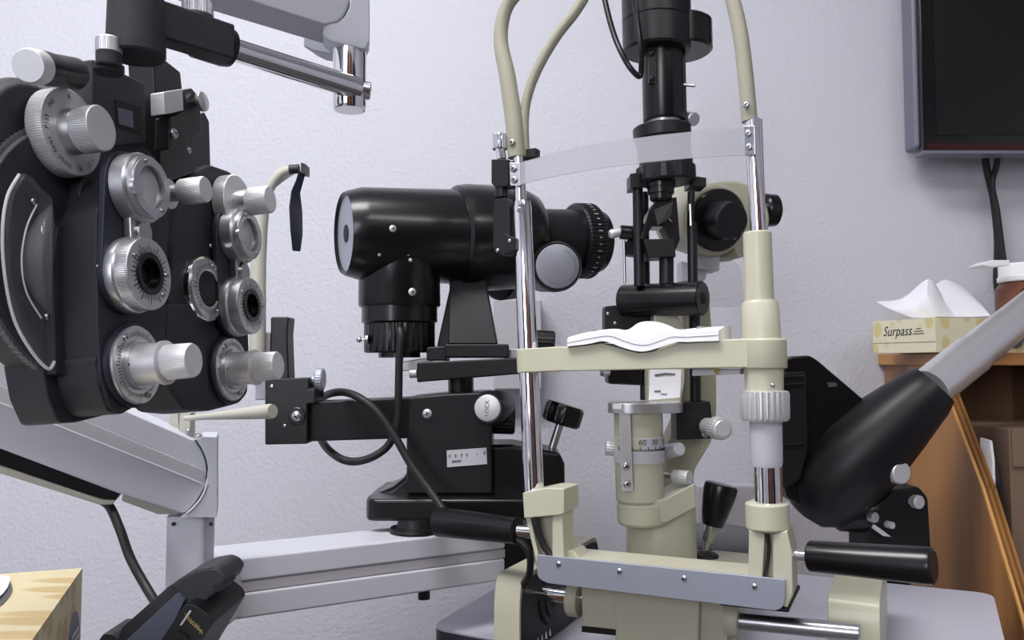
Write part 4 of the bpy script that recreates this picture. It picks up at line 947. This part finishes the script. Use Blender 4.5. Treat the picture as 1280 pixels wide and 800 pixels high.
g = G(); g.cyl(W(781, 354, .95), W(780, 300, .95), 1.8, seg=12); obj('filter_lever', g, 'steel', sl_)
g = G(); g.prism([W(756, 383, .96), W(784, 380, .96), W(815, 380, .96), W(815, 412, .96), W(756, 416, .96)], V((0, .03, 0))); sd = obj('slit_housing', g, 'black_plastic', sl_, bevel=.0012)
for px, py in ((760, 392), (769, 404)):
    g = G(); g.screw(W(px, py, .959), -Y, 2.2); obj('housing_screw', g, 'steel', sd)
g = G(); g.prism([W(x, y, .955) for x, y in rp([(760, 452), (803, 452), (803, 482), (760, 480)], 5)], V((0, .035, 0))); obj('slit_dial', g, 'black_gloss', sl_, bevel=.002)
g = G(); g.rev(W(750, 462, .955), W(762, 462, .955), [(0, 7), (.3, 9), (1, 8)], seg=24); obj('slit_dial_knob', g, 'silver', sl_)
g = G(); g.prism([W(845, 503, .955), W(888, 502, .955), W(893, 548, .955), W(846, 550, .955)], V((0, .035, 0))); fbk = obj('friction_block', g, 'black_plastic', sl_, bevel=.0015)
g = G(); g.screw(W(881, 543, .954), -Y, 4); obj('block_screw', g, 'steel', fbk)
k0 = W(884, 533, .95); k1 = W(904, 536, .905); g = G(); g.cyl(k0, k1, 11, seg=32); g.rev(k0.lerp(k1, .55), k0.lerp(k1, .95), [(0, 13), (.08, 14.5, .05), (.9, 14.5, .05), (1, 13)], teeth=26); obj('friction_knob', g, 'silver_white', fbk)
# lamp column above
g = G(); g.rev(W(830, 152, .93), W(827, 46, .93), [(0, 25), (.02, 26), (1, 25)], seg=48); g.prism([W(849, 60, .925), W(857, 60, .925), W(859, 156, .925), W(850, 156, .925)], V((0, .02, 0))); lt_ = obj('lamp_tube', g, 'black_gloss', sl_, bevel=.0008)
g = G(); g.rev(W(830, 164, .93), W(830, 148, .93), [(0, 21), (1, 21)], seg=40); obj('tube_ring', g, 'silver', lt_)
g = G(); g.rev(W(828, 176, .93), W(827, 159, .93), [(0, 34), (.1, 36), (.9, 36), (1, 34)], seg=48); g.rev(W(830, 196, .93), W(829, 175, .93), [(0, 33), (1, 33)], seg=48); obj('filter_turret', g, 'black_satin', sl_)
g = G(); g.rev(W(821, 66, .93), W(819, -70, .93), [(0, 40), (.02, 42), (.26, 42.5), (.27, 41.6), (.28, 42.5), (1, 43)], seg=56); obj('lamp_head', g, 'black_satin', sl_)
g = G(); g.rev(W(848, 66, .95), W(847, 28, .95), [(0, 39), (.06, 42), (.94, 42), (1, 39)], seg=56); obj('head_disc', g, 'black_gloss', sl_)
for px, py in ((815, 66), (815, 98)):
    g = G(); g.screw(W(px, py, .9065), -Y, 4); obj('tube_screw', g, 'black_gloss', lt_)
g = G(); g.prism([W(811, 60, .9075), W(821, 60, .9075), W(821, 104, .9075), W(811, 104, .9075)], V((0, .006, 0))); obj('tube_strip', g, 'black_plastic', lt_)
g = G(); g.cyl(W(854, 106, .925), W(869, 107, .92), 2.2, seg=12); obj('tube_pin', g, 'silver', lt_)
g = G(); g.cyl(W(858, 148, .94), W(868, 149, .925), 9, 8.5, seg=24); obj('centering_knob', g, 'silver', lt_)
g = G(); g.tube([W(748, -40, .93), W(757, 5, .92), (W(768, 45, .91)), W(782, 76, .90), W(795, 93, .90), (W(801, 92, .90)), W(801, 60, .89), W(796, 20, .885), W(788, -40, .885)], 3.6, seg=10); obj('lamp_cord', g, 'black_gloss', sl_)
# microscope head
m0 = W(868, 274, 1.05); m1 = W(896, 275, 1.0); ma = (m1 - m0).normalized()
g = G(); g.rev(m0 - ma * .03, m1, [(0, 40), (.5, 46), (.95, 45), (1, 42)], seg=56); mb_ = obj('microscope_body', g, 'cream', sl_)
g = G(); g.rev(W(906, 275, 1.085), W(911, 276, 1.045), [(0, 46), (.2, 49), (.9, 49), (1, 47)], seg=56); obj('side_disc', g, 'cream', mb_)
g = G(); g.cyl(W(897, 238, 1.05), W(897, 232, 1.035), 4, seg=16); obj('disc_screw', g, 'steel', mb_)
g = G(); g.rev(m1 - ma * .004, m1 + ma * .007, [(0, 39), (.8, 39), (1, 37)], seg=48); mr = obj('magnification_ring', g, 'black_gloss', mb_)
g = G(); g.rev(m1 + ma * .005, m1 + ma * .034, [(0, 26), (.1, 25), (.95, 23), (1, 21)], seg=44); obj('magnification_knob', g, 'black_satin', mb_)
for dz in (.016, -.02):
    g = G(); g.screw(m1 + ma * .0075 + Z * dz - ma.cross(Z) * .02, ma, 3); obj('ring_mark', g, 'silver_white', mb_)
g = G(); g.prism([W(870, 312, 1.02), W(900, 314, 1.02), W(900, 338, 1.02), W(870, 336, 1.02)], V((0, .04, 0))); g.prism([W(852, 326, 1.03), W(884, 335, 1.03), W(882, 350, 1.03), W(852, 352, 1.03)], V((0, .03, 0))); obj('mount_block', g, 'pale_plate', sl_, bevel=.0015)
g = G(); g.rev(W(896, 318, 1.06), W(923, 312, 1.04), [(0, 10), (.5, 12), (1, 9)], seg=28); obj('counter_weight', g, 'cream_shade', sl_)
g = G(); g.rev(W(930, 263, 1.09), W(972, 263, 1.10), [(0, 17), (.5, 18), (.6, 21), (.9, 20), (1, 13)], seg=40); g.rev(W(968, 268, 1.10), W(976, 268, 1.10), [(0, 6), (1, .8)], seg=12); obj('eyepiece', g, 'black_gloss', sl_)
g = G(); g.prism([W(x, y, .985) for x, y in rp([(870, 322), (915, 322), (927, 334), (929, 384), (874, 384)], 8)], V((0, .002, 0))); obj('breath_shield', g, 'clear_plastic', sl_)

# ------------------------------------------------------------------ lensmeter on its pole behind the table
le = thing('lensmeter', V((W(1115, 700, 1.27).x, 1.27, .001)), 'black lensmeter with aluminium eyepiece tube rising to the right edge', 'lensmeter')
a0 = W(1032, 606, 1.20); a1 = W(1168, 481, 1.15)
g = G(); g.rev(a0 - (a1 - a0) * .26, a1, [(0, 14), (.03, 34), (.1, 48), (.2, 55), (.45, 55), (.7, 46), (.93, 36), (.97, 33), (1, 30)], seg=64); lb_ = obj('body', g, 'black_satin', le)
g = G(); g.prism([W(x, y, 1.17) for x, y in rp([(980, 452), (988, 446), (1012, 444), (1022, 450), (1090, 508), (1062, 560), (1030, 590), (1012, 640), (984, 622), (978, 600), (980, 570)], 5)], V((0, .06, 0))); obj('front_housing', g, 'black_gloss', le, bevel=.004, bseg=3)
g = G(); g.prism([W(x, y, 1.155) for x, y in rp([(979, 466), (1008, 464), (1010, 560), (1000, 600), (979, 612), (978, 560)], 5)], V((0, .05, 0))); fc = obj('lens_stop', g, 'black_plastic', le, bevel=.003)
for y0 in (470, 480, 555):
    g = G(); g.prism([W(980, y0, 1.152), W(1006, y0 - 1, 1.152), W(1006, y0 + 4, 1.152), W(980, y0 + 5, 1.152)], V((0, .01, 0))); obj('stop_rib', g, 'black_gloss', fc, bevel=.001)
g = G(); g.rev(W(1038, 648, 1.19), W(1092, 640, 1.19), [(0, 8), (.15, 17), (.6, 22), (1, 20)], seg=40); obj('lower_bulge', g, 'black_gloss', le)
g = G(); g.prism([W(x, y, 1.17) for x, y in rp([(1086, 640), (1120, 612), (1148, 608), (1160, 622), (1166, 720), (1086, 720)], 5)], V((0, .07, 0))); pz = W(1125, 700, 1.25); g.rings([[V((pz.x + .022 * math.cos(t), 1.27 + .022 * math.sin(t), z_)) for t in [2 * math.pi * i / 24 for i in range(24)]] for z_ in (.02, pz.z + .03)]); g.rings([[V((pz.x + r * math.cos(t), 1.27 + r * math.sin(t), z_)) for t in [2 * math.pi * i / 32 for i in range(32)]] for r, z_ in ((.13, 0.001), (.13, .02), (.10, .025))]); bk = obj('stand', g, 'black_plastic', le, bevel=.002)
for nm, px, py, r, L_, m_ in (('focus_knob', 1128, 591, 14.5, .02, 'silver_white'), ('small_knob', 1121, 577, 9.5, .024, 'silver_white'), ('stand_bolt', 1150, 628, 8.5, .012, 'silver_white'), ('lower_bolt', 1094, 647, 7, .014, 'silver'), ('pin_bolt', 1116, 657, 4.5, .014, 'silver_white')):
    dv = V((.35, -.93, .0)); P = W(px, py, 1.13 if nm in ('focus_knob', 'small_knob') else 1.16); g = G(); g.rev(P - dv * L_ * 1.6, P, [(0, r * .8), (.45, r * .8), (.5, r), (.93, r), (1, r * .9)], seg=32); obj(nm, g, m_, le)
g = G(); g.prism([W(1083, 560, 1.138), W(1105, 564, 1.138), W(1112, 576, 1.138), W(1112, 586, 1.138), W(1094, 588, 1.138)], V((.004, .014, 0))); lv = obj('lens_lever', g, 'black_gloss', le, bevel=.0008)
g = G(); g.prism([W(1085, 566, 1.136), W(1089, 568, 1.136), W(1096, 582, 1.136), W(1092, 584, 1.136)], V((0, .001, 0))); obj('lever_sticker', g, 'pale_plate', lv)
g = G(); g.prism([W(1092, 655, 1.162), W(1102, 662, 1.162), W(1114, 671, 1.162), (W(1104, 670, 1.162)), W(1090, 660, 1.162)], V((0, .002, 0))); obj('scale_sticker', g, 'pale_plate', bk)
g = G(); g.prism([W(1034, 478, 1.168), W(1045, 478, 1.168), W(1047, 483, 1.168), W(1036, 484, 1.168)], V((0, .003, 0))); obj('hinge_pin', g, 'steel', le)
t1 = W(1300, 376, 1.265)
g = G(); g.rev(a1 - (t1 - a1) * .05, t1, [(0, 26), (.36, 25.5), (.365, 23.5), (1, 21.5)], seg=56); obj('eyepiece_tube', g, 'alu_tube', le)
tt = (t1 - a1).normalized(); g = G(); g.rev(t1 - tt * .002, t1 + tt * .03, [(0, 24), (.7, 24), (1, 20)], seg=48); g.rev(t1 + tt * .02, t1 + tt * .05, [(0, 20), (1, 17)], seg=40); obj('eyecup', g, 'rubber', le)

# ------------------------------------------------------------------ oak cabinet on the right
XC = .674; zc = H + .016
ca = thing('cabinet', V((XC + .5, 1.25, 0)), 'oak cabinet with a slanted side panel at the right edge', 'cabinet')
g = G(); sp = [(1.495, .001), (1.495, zc - .02), (1.30, zc - .02), (1.271, H - .053), (1.184, H - .18), (1.11, H - .321), (1.04, H - .46), (1.04, .001)]
g.prism([V((XC + .004, y_, z_)) for y_, z_ in sp], X * .016); g.bm.normal_update(); obj('side_panel', g, 'oak', ca)
g = G(); fe = sp[2:]
for (y0, z0), (y1, z1) in zip(fe, fe[1:]):
    for i_ in range(5):
        g.m(i_ % 2); g.prism([V((XC + .004 * i_, y0, z0)), V((XC + .004 * i_ + .004, y0, z0)), V((XC + .004 * i_ + .004, y1, z1)), V((XC + .004 * i_, y1, z1))], V((0, .006, .004)))
obj('edge_band', g, ['ply_light', 'ply_dark'], ca)
g = G(); g.box(V((XC - .006 + .5, 1.385, zc - .01)), X, Y, Z, 1.0, .225, .02); obj('top_board', g, 'oak_top', ca, bevel=.002)
g = G(); g.box(V((XC + .5, 1.488, .55)), X, Y, Z, .95, .012, 1.06); obj('back_panel', g, 'oak_inside', ca)
g = G(); g.box(V((XC + .235, 1.40, H - .09)), X, Y, Z, .016, .16, .18); obj('divider', g, 'oak_inside', ca)
g = G(); g.box(V((XC + .5, 1.24, H - .52)), X, Y, Z, .96, .48, .018); obj('shelf', g, 'oak_inside', ca)
g = G(); g.box(V((XC + .98, 1.25, .5)), X, Y, Z, .02, .48, 1.0); obj('side_panel', g, 'oak', ca)
zs = H - .51
cb_ = thing('cardboard_box', V((XC + .30, 1.25, zs)), 'plain brown cardboard box standing inside the oak cabinet', 'box')
g = G(); zt2 = W(1250, 536, 1.2).z; x0 = W(1222, 600, 1.2).x
x0 = max(x0, XC + .05); g.box(V((x0 + .17, 1.30, (zs + zt2) / 2)), X, Y, Z, .34, .2, zt2 - zs); obj('carton', g, 'card', cb_, bevel=.002)
g = G(); g.prism([V((x0 + .002, 1.199, zt2)), V((x0 + .338, 1.199, zt2)), V((x0 + .338, 1.199, zt2 - .055)), V((x0 + .002, 1.199, zt2 - .055))], V((0, -.003, 0))); obj('flap', g, 'card', cb_, bevel=.001)
fo = thing('folder', V((XC + .034, 1.2, zs)), 'white folder with a black spine tucked beside the cardboard box', 'folder')
g = G(); xf = XC + .0212; zz0 = W(1225, 549, 1.2).z; g.prism([V((xf, 1.225, zz0)), V((xf, 1.20, zz0 - .002)), V((xf, 1.195, zz0 - .03)), V((xf, 1.195, zs)), V((xf, 1.225, zs))], X * .004); obj('cover', g, 'paper', fo, bevel=.0006)
g = G(); xf = XC + .0255; g.prism([V((xf, 1.21, zz0 - .03)), V((xf, 1.193, zz0 - .036)), V((xf, 1.186, zz0 - .06)), V((xf, 1.186, zs)), V((xf, 1.21, zs))], X * .004); obj('spine', g, 'black_plastic', fo, bevel=.001)
# tissue box on the cabinet
ca_ = thing('tissue_box', V((.73, 1.38, zc)), 'cream tissue box with yellow leaf pattern and brown lettering on the oak cabinet', 'tissue box')
q0 = V((.657, 1.27, zc + .0005)); dl = V((-.3, .9, 0)).normalized(); dr = V((.9, .3, 0)).normalized(); hb = .054
g = G(); g.rings([[q0, q0 + dr * .25, q0 + dr * .25 + dl * .132, q0 + dl * .132], [p + Z * hb for p in (q0, q0 + dr * .25, q0 + dr * .25 + dl * .132, q0 + dl * .132)]])
g.m(1); nl = -dr
g.text('Surpass', q0 + dl * .078 + Z * .035 + nl * .0006, -dl, Z, .023, .88, .3)
for dz, w in ((.038, .010), (.034, .018), (.030, .022)): g.box(q0 + dl * .033 + Z * dz + nl * .0005, dl, Z, nl, w, .0012, .0004)
g.box(q0 + dl * .066 + Z * .0165 + nl * .0003, dl, Z, nl, .131, .0006, .0004)
g.m(2); nf = -dl; e_ = q0 + dr * .163 + Z * .026; g.rev(e_ + nf * .0001, e_ + nf * .0008, [(0, 15), (1, 15)], seg=40)
g.m(0); obj('carton', g, ['tissue_card', 'ink', 'blue_grey'], ca_, angle=25)
ti = V((.745, 1.37, zc + hb))
def sheet(name, rows, parent=None, **kw):
    g = G(); rr = [spline(r, 4) for r in rows]; rr = list(zip(*rr)); rr = [spline(list(r), 4) for r in rr]; g.strip(rr); return obj(name, g, 'tissue', parent, solid=.0006, recalc=False, angle=60, **kw)
tis = thing('tissue', V((.72, 1.36, zc + hb)), 'crumpled white tissue sticking up out of the leaf patterned box', 'tissue')
sheet('fold', [[W(1095, 377, 1.36), W(1112, 386, 1.35), W(1140, 397, 1.34)], [W(1128, 373, 1.38), W(1140, 383, 1.34), W(1160, 397, 1.33)], [W(1160, 349, 1.36), W(1160, 372, 1.325), W(1174, 396, 1.325)], [W(1176, 366, 1.37), W(1182, 380, 1.35), W(1194, 396, 1.34)]], tis)
sheet('fold', [[W(1150, 380, 1.39), W(1160, 388, 1.37), W(1170, 397, 1.36)], [W(1176, 351, 1.40), W(1188, 372, 1.385), W(1196, 396, 1.36)], [W(1200, 357, 1.41), W(1212, 376, 1.385), W(1216, 396, 1.36)], [W(1222, 376, 1.40), W(1230, 385, 1.38), W(1238, 395, 1.36)]], tis)
# amber jar
jr = thing('jar', V((.86, 1.40, zc)), 'brown jar with an open white flip cap standing on the tissue box on the cabinet', 'jar')
jx = lambda y: W(1286, y, 1.385)
jc = jx(400); jz0 = zc + .001
# ------------------------------------------------------------------ television and its cables
tv = thing('television', W(1400, 190, 1.42), 'black wall mounted television at the top right corner', 'television')
tl, tr = 1152, 1760
TY = 1.41
def tvp(px, py, y=TY): return W(px, py, y)
zt1 = tvp(1152, -330).z; zb1 = tvp(1152, 190).z; xl = tvp(1152, 100).x; xr = xl + .78
def tbox(xa, xb, za, zb_, ya, yb):
    g = G(); g.box(V(((xa + xb) / 2, (ya + yb) / 2, (za + zb_) / 2)), X, Y, Z, xb - xa, yb - ya, zb_ - za); return g
u_ = TY / 1024
obj('cabinet', tbox(xl - 6 * u_, xr + .006, zb1 + .01, zt1, TY + .014, TY + .055), 'tv_edge', tv, bevel=.008, bseg=3)
obj('bezel', tbox(xl, xr, zb1 - .001, zt1 + .004, TY, TY + .016), 'bezel', tv, bevel=.0015)
obj('screen', tbox(xl + 17 * u_, xr - .024, zb1 + 21 * u_, zt1 - .025, TY - .0012, TY + .001), 'screen', tv)
obj('lower_trim', tbox(xl + 4 * u_, xr - .004, zb1 + 3 * u_, zb1 + 11 * u_, TY - .0012, TY + .002), 'dark_red', tv)
obj('bottom_strip', tbox(xl - .001, xr, zb1 - 2.5 * u_, zb1 + 2 * u_, TY - .0015, TY + .03), 'tv_edge', tv, bevel=.0008)
obj('wall_mount', tbox(xl + .2, xr - .2, zb1 + .1, zt1 - .1, TY + .05, WALL_Y - .0005), 'black_plastic', tv, bevel=.003)
ends = [([(1234, 178), (1232, 200), (1236, 222), (1242, 250), (1247, 300), (1246, 350), (1250, 385), (1252, 440)], 4.2, 'thicker black cable hanging below the television, the left one'), ([(1248, 178), (1246, 205), (1240, 230), (1246, 262), (1251, 300), (1256, 345), (1254, 385), (1256, 440)], 3.6, 'thin black cable hanging below the television, the right one')]
for i, (pts, r, lab) in enumerate(ends):
    g = G(); g.tube([W(x, y, 1.478 - .016 * i + (.0 if k else -.02)) for k, (x, y) in enumerate(pts)], r, seg=10)
    tag(obj('television_cable', g, 'rubber'), lab, 'cable', 'cables below the television')
# jar built here so that it clears the cables
jb = lambda y: V((W(1287, 400, 1.395).x, 1.395, y))
g = G(); g.rev(jb(zc + hb + .0008), jb(W(1287, 352, 1.395).z), [(0, 34), (.04, 37), (.8, 37), (.92, 33), (1, 29)], seg=48); jr.location = jb(zc + hb); ROOT[jr.name] = jb(zc + hb); obj('glass', g, 'amber', jr)
g = G(); g.rev(jb(W(1287, 353, 1.395).z), jb(W(1287, 330, 1.395).z), [(0, 33), (.06, 34, .0), (.3, 34), (.31, 32.5), (.9, 32.5), (1, 31)], seg=48); g.prism([W(1226, 331, 1.34), W(1240, 325, 1.34), W(1262, 325, 1.34), W(1262, 331, 1.34), W(1240, 334, 1.34)], V((0, .04, 0))); obj('flip_cap', g, 'paper', jr, bevel=.001)
# fittings on the wall
t = obj('wall_box', tbox(W(617, 400, 1.45).x, W(677, 400, 1.45).x, W(640, 487, 1.45).z, W(640, 374, 1.45).z, 1.45, WALL_Y - .0005), 'pale_plate', bevel=.003); tag(t, 'pale grey box on the wall behind the left chrome upright', 'wall box')
wo = thing('wall_outlet', W(907, 690, 1.47), 'off white outlet box on the wall behind the joystick', 'outlet')
obj('housing', tbox(W(872, 640, 1.46).x, W(948, 640, 1.46).x, W(900, 705, 1.46).z, W(900, 607, 1.46).z, 1.46, WALL_Y - .0005), 'pale_plate', wo, bevel=.003)
g = G(); g.rev(W(928, 664, 1.462), W(928, 664, 1.44), [(0, 7), (.8, 7), (1, 5)], seg=20); obj('plug', g, 'silver_white', wo)

# ------------------------------------------------------------------ near left: counter, tissue box, handset
zk = H - .232
ct = thing('counter', V((-.42, .47, 0)), 'low side counter under the handset and the wood patterned tissue box', 'counter')
g = G(); g.box(V((-.42, .46, zk - .013)), X, Y, Z, .62, .32, .025); obj('worktop', g, 'arm_grey', ct, bevel=.003)
g = G(); g.box(V((-.42, .47, (zk - .026) / 2)), X, Y, Z, .58, .28, zk - .027); obj('body', g, 'oak', ct, bevel=.003)
tb_ = thing('tissue_box', V((-.36, .48, zk)), 'cream wood grain patterned tissue box at the bottom left corner', 'tissue box')
zt3 = -.138; pa_ = WZ(103, 710, zt3); pb_ = WZ(40, 800, zt3); dn = (pb_ - pa_).normalized(); dw = V((dn.y, -dn.x, 0)); dw = dw if dw.x < 0 else -dw
hb2 = pa_.z - zk - .0005
g = G(); base = [pa_, pa_ + dn * .20, pa_ + dn * .20 + dw * .12, pa_ + dw * .12]; g.rings([[p - Z * hb2 for p in base], base])
g.m(1); e_ = WZ(90, 740, zt3); e_ = pa_ + dn * .03 - Z * .040; g.rev(e_ - dw * -.0001, e_ - dw * .0009, [(0, 43), (1, 43)], seg=48, scale=.00044)
g.m(2)
for dz, w in ((.006, .022), (.001, .026), (-.004, .018)): g.box(e_ - dw * .0012 + Z * dz, dn, Z, dw, w, .0018, .0003)
g.m(3); oc = WZ(-52, 756, zt3)
ring = [oc + dn * (.058 * math.cos(t)) + dw * (.024 * math.sin(t)) + Z * .0004 for t in [2 * math.pi * i / 40 for i in range(40)]]; g.prism(ring, Z * .0004)
g.m(0); obj('carton', g, ['wood_card', 'blue_grey', 'pale_plate', 'grey_plastic'], tb_, angle=25)
ts = thing('tissue', oc + Z * .002, 'white tissue lying in the slot of the wood patterned box', 'tissue')
sheet('fold', [[oc + dn * a + dw * b + Z * c for a, b, c in ((-.05, -.015, .002), (-.04, .0, .008), (-.045, .016, .003))], [oc + dn * a + dw * b + Z * c for a, b, c in ((-.01, -.02, .002), (-.01, 0, .014), (-.01, .02, .003))], [oc + dn * a + dw * b + Z * c for a, b, c in ((.045, -.015, .002), (.04, 0, .012), (.045, .016, .003))]], ts)
hs = thing('handset', V((W(210, 800, .5).x, .5, zk)), 'black handset in a cradle with gold lettering beside the bottom left tissue box', 'handset')
def hp(pts, y, d, name, m_, r=2, bev=.002, parent=None):
    g = G(); g.prism([W(x, yy, y) for x, yy in (rp(pts, r) if r else pts)], V((0, d, 0))); return obj(name, g, m_, parent or hs, bevel=bev, bseg=3)
zkp = 454 + .231 * 1024 / .5
hp([(146, 800), (153, 784), (213, 731), (222, 729), (227, 739), (170, 800), (120, 880), (90, 880)], .505, .045, 'back_shell', 'grey_case', 3)
hp([(152, 806), (222, 741), (231, 750), (206, 800), (170, 880), (100, 880)], .495, .04, 'grip', 'grip_case', 3, .004)
hp([(214, 731), (226, 722), (245, 713), (266, 709), (276, 713), (283, 722), (278, 733), (255, 754), (243, 768), (226, 752)], .498, .035, 'hook', 'grey_case', 4, .003)
hp([(265, 733), (279, 729), (281, 734), (273, 741), (268, 737)], .496, .02, 'latch', 'black_plastic', 1, .001)
cr_ = hp([(232, 754), (245, 757), (261, 769), (266, 779), (252, 802), (200, 890), (150, 890), (200, 802)], .485, .06, 'cradle', 'black_satin', 5, .003)
hp([(150, 880), (260, 880), (262, zkp), (146, zkp)], .48, .08, 'foot', 'black_satin', 3, .003)
hp([(118, 808), (129, 792), (141, 792), (150, 800), (140, 880), (100, 880)], .51, .03, 'side_lug', 'grey_case', 3, .002)
g = G(); xd = (W(251, 788, .484) - W(234, 772, .484)); g.text('WelchAllyn', W(242.5, 780, .4842), xd, Z - X * .0, .0048, .62, 0); obj('lettering', g, 'gold', cr_)
g = G(); g.prism([W(237, 763, .4845), W(239, 764, .4845), W(226.5, 782, .4845), W(225, 781, .4845)], V((0, .001, 0))); obj('lettering_rule', g, 'pale_plate', cr_)
hp([(218, 790), (224, 789), (236, 797), (232, 806), (214, 806)], .4835, .004, 'socket', 'black_hole', 1, 0, cr_)
# ------------------------------------------------------------------ camera, light, view
cam = bpy.data.cameras.new('camera'); co = bpy.data.objects.new('camera', cam); COL.objects.link(co)
cam.sensor_width = 36; cam.lens = FPX / 1280 * 36; cam.clip_start = .01; co.location = CAM; co.rotation_euler = (math.pi / 2 + PITCH, 0, 0)
SC.camera = co
def area(name, loc, tgt, sx, sy, power, col):
    L_ = bpy.data.lights.new(name, 'AREA'); L_.shape = 'RECTANGLE'; L_.size = sx; L_.size_y = sy; L_.energy = power; L_.color = col
    o = bpy.data.objects.new(name, L_); COL.objects.link(o); o.location = loc
    o.rotation_euler = (V(tgt) - V(loc)).to_track_quat('-Z', 'Y').to_euler()
area('ceiling_lamp_main', (-.55, .3, 2.56), (-.55, .3, 0), 1.1, .5, 27, (1, .98, .98))
area('ceiling_lamp_rear', (.9, -.9, 2.56), (.9, -.9, 0), 1.1, .5, 6, (1, .97, .95))
area('window_daylight', (-.85, -1.86, 1.62), (-.5, 1, 1.3), 1.0, 1.0, 20, (.93, .96, 1))
wd = bpy.data.worlds.new('room_air'); SC.world = wd; wd.use_nodes = True
wd.node_tree.nodes['Background'].inputs[0].default_value = (.9, .92, 1, 1); wd.node_tree.nodes['Background'].inputs[1].default_value = .15
SC.view_settings.view_transform = 'Standard'; SC.view_settings.look = 'None'; SC.view_settings.gamma = 1; SC.view_settings.use_curve_mapping = False
SC.view_settings.exposure = -0.15
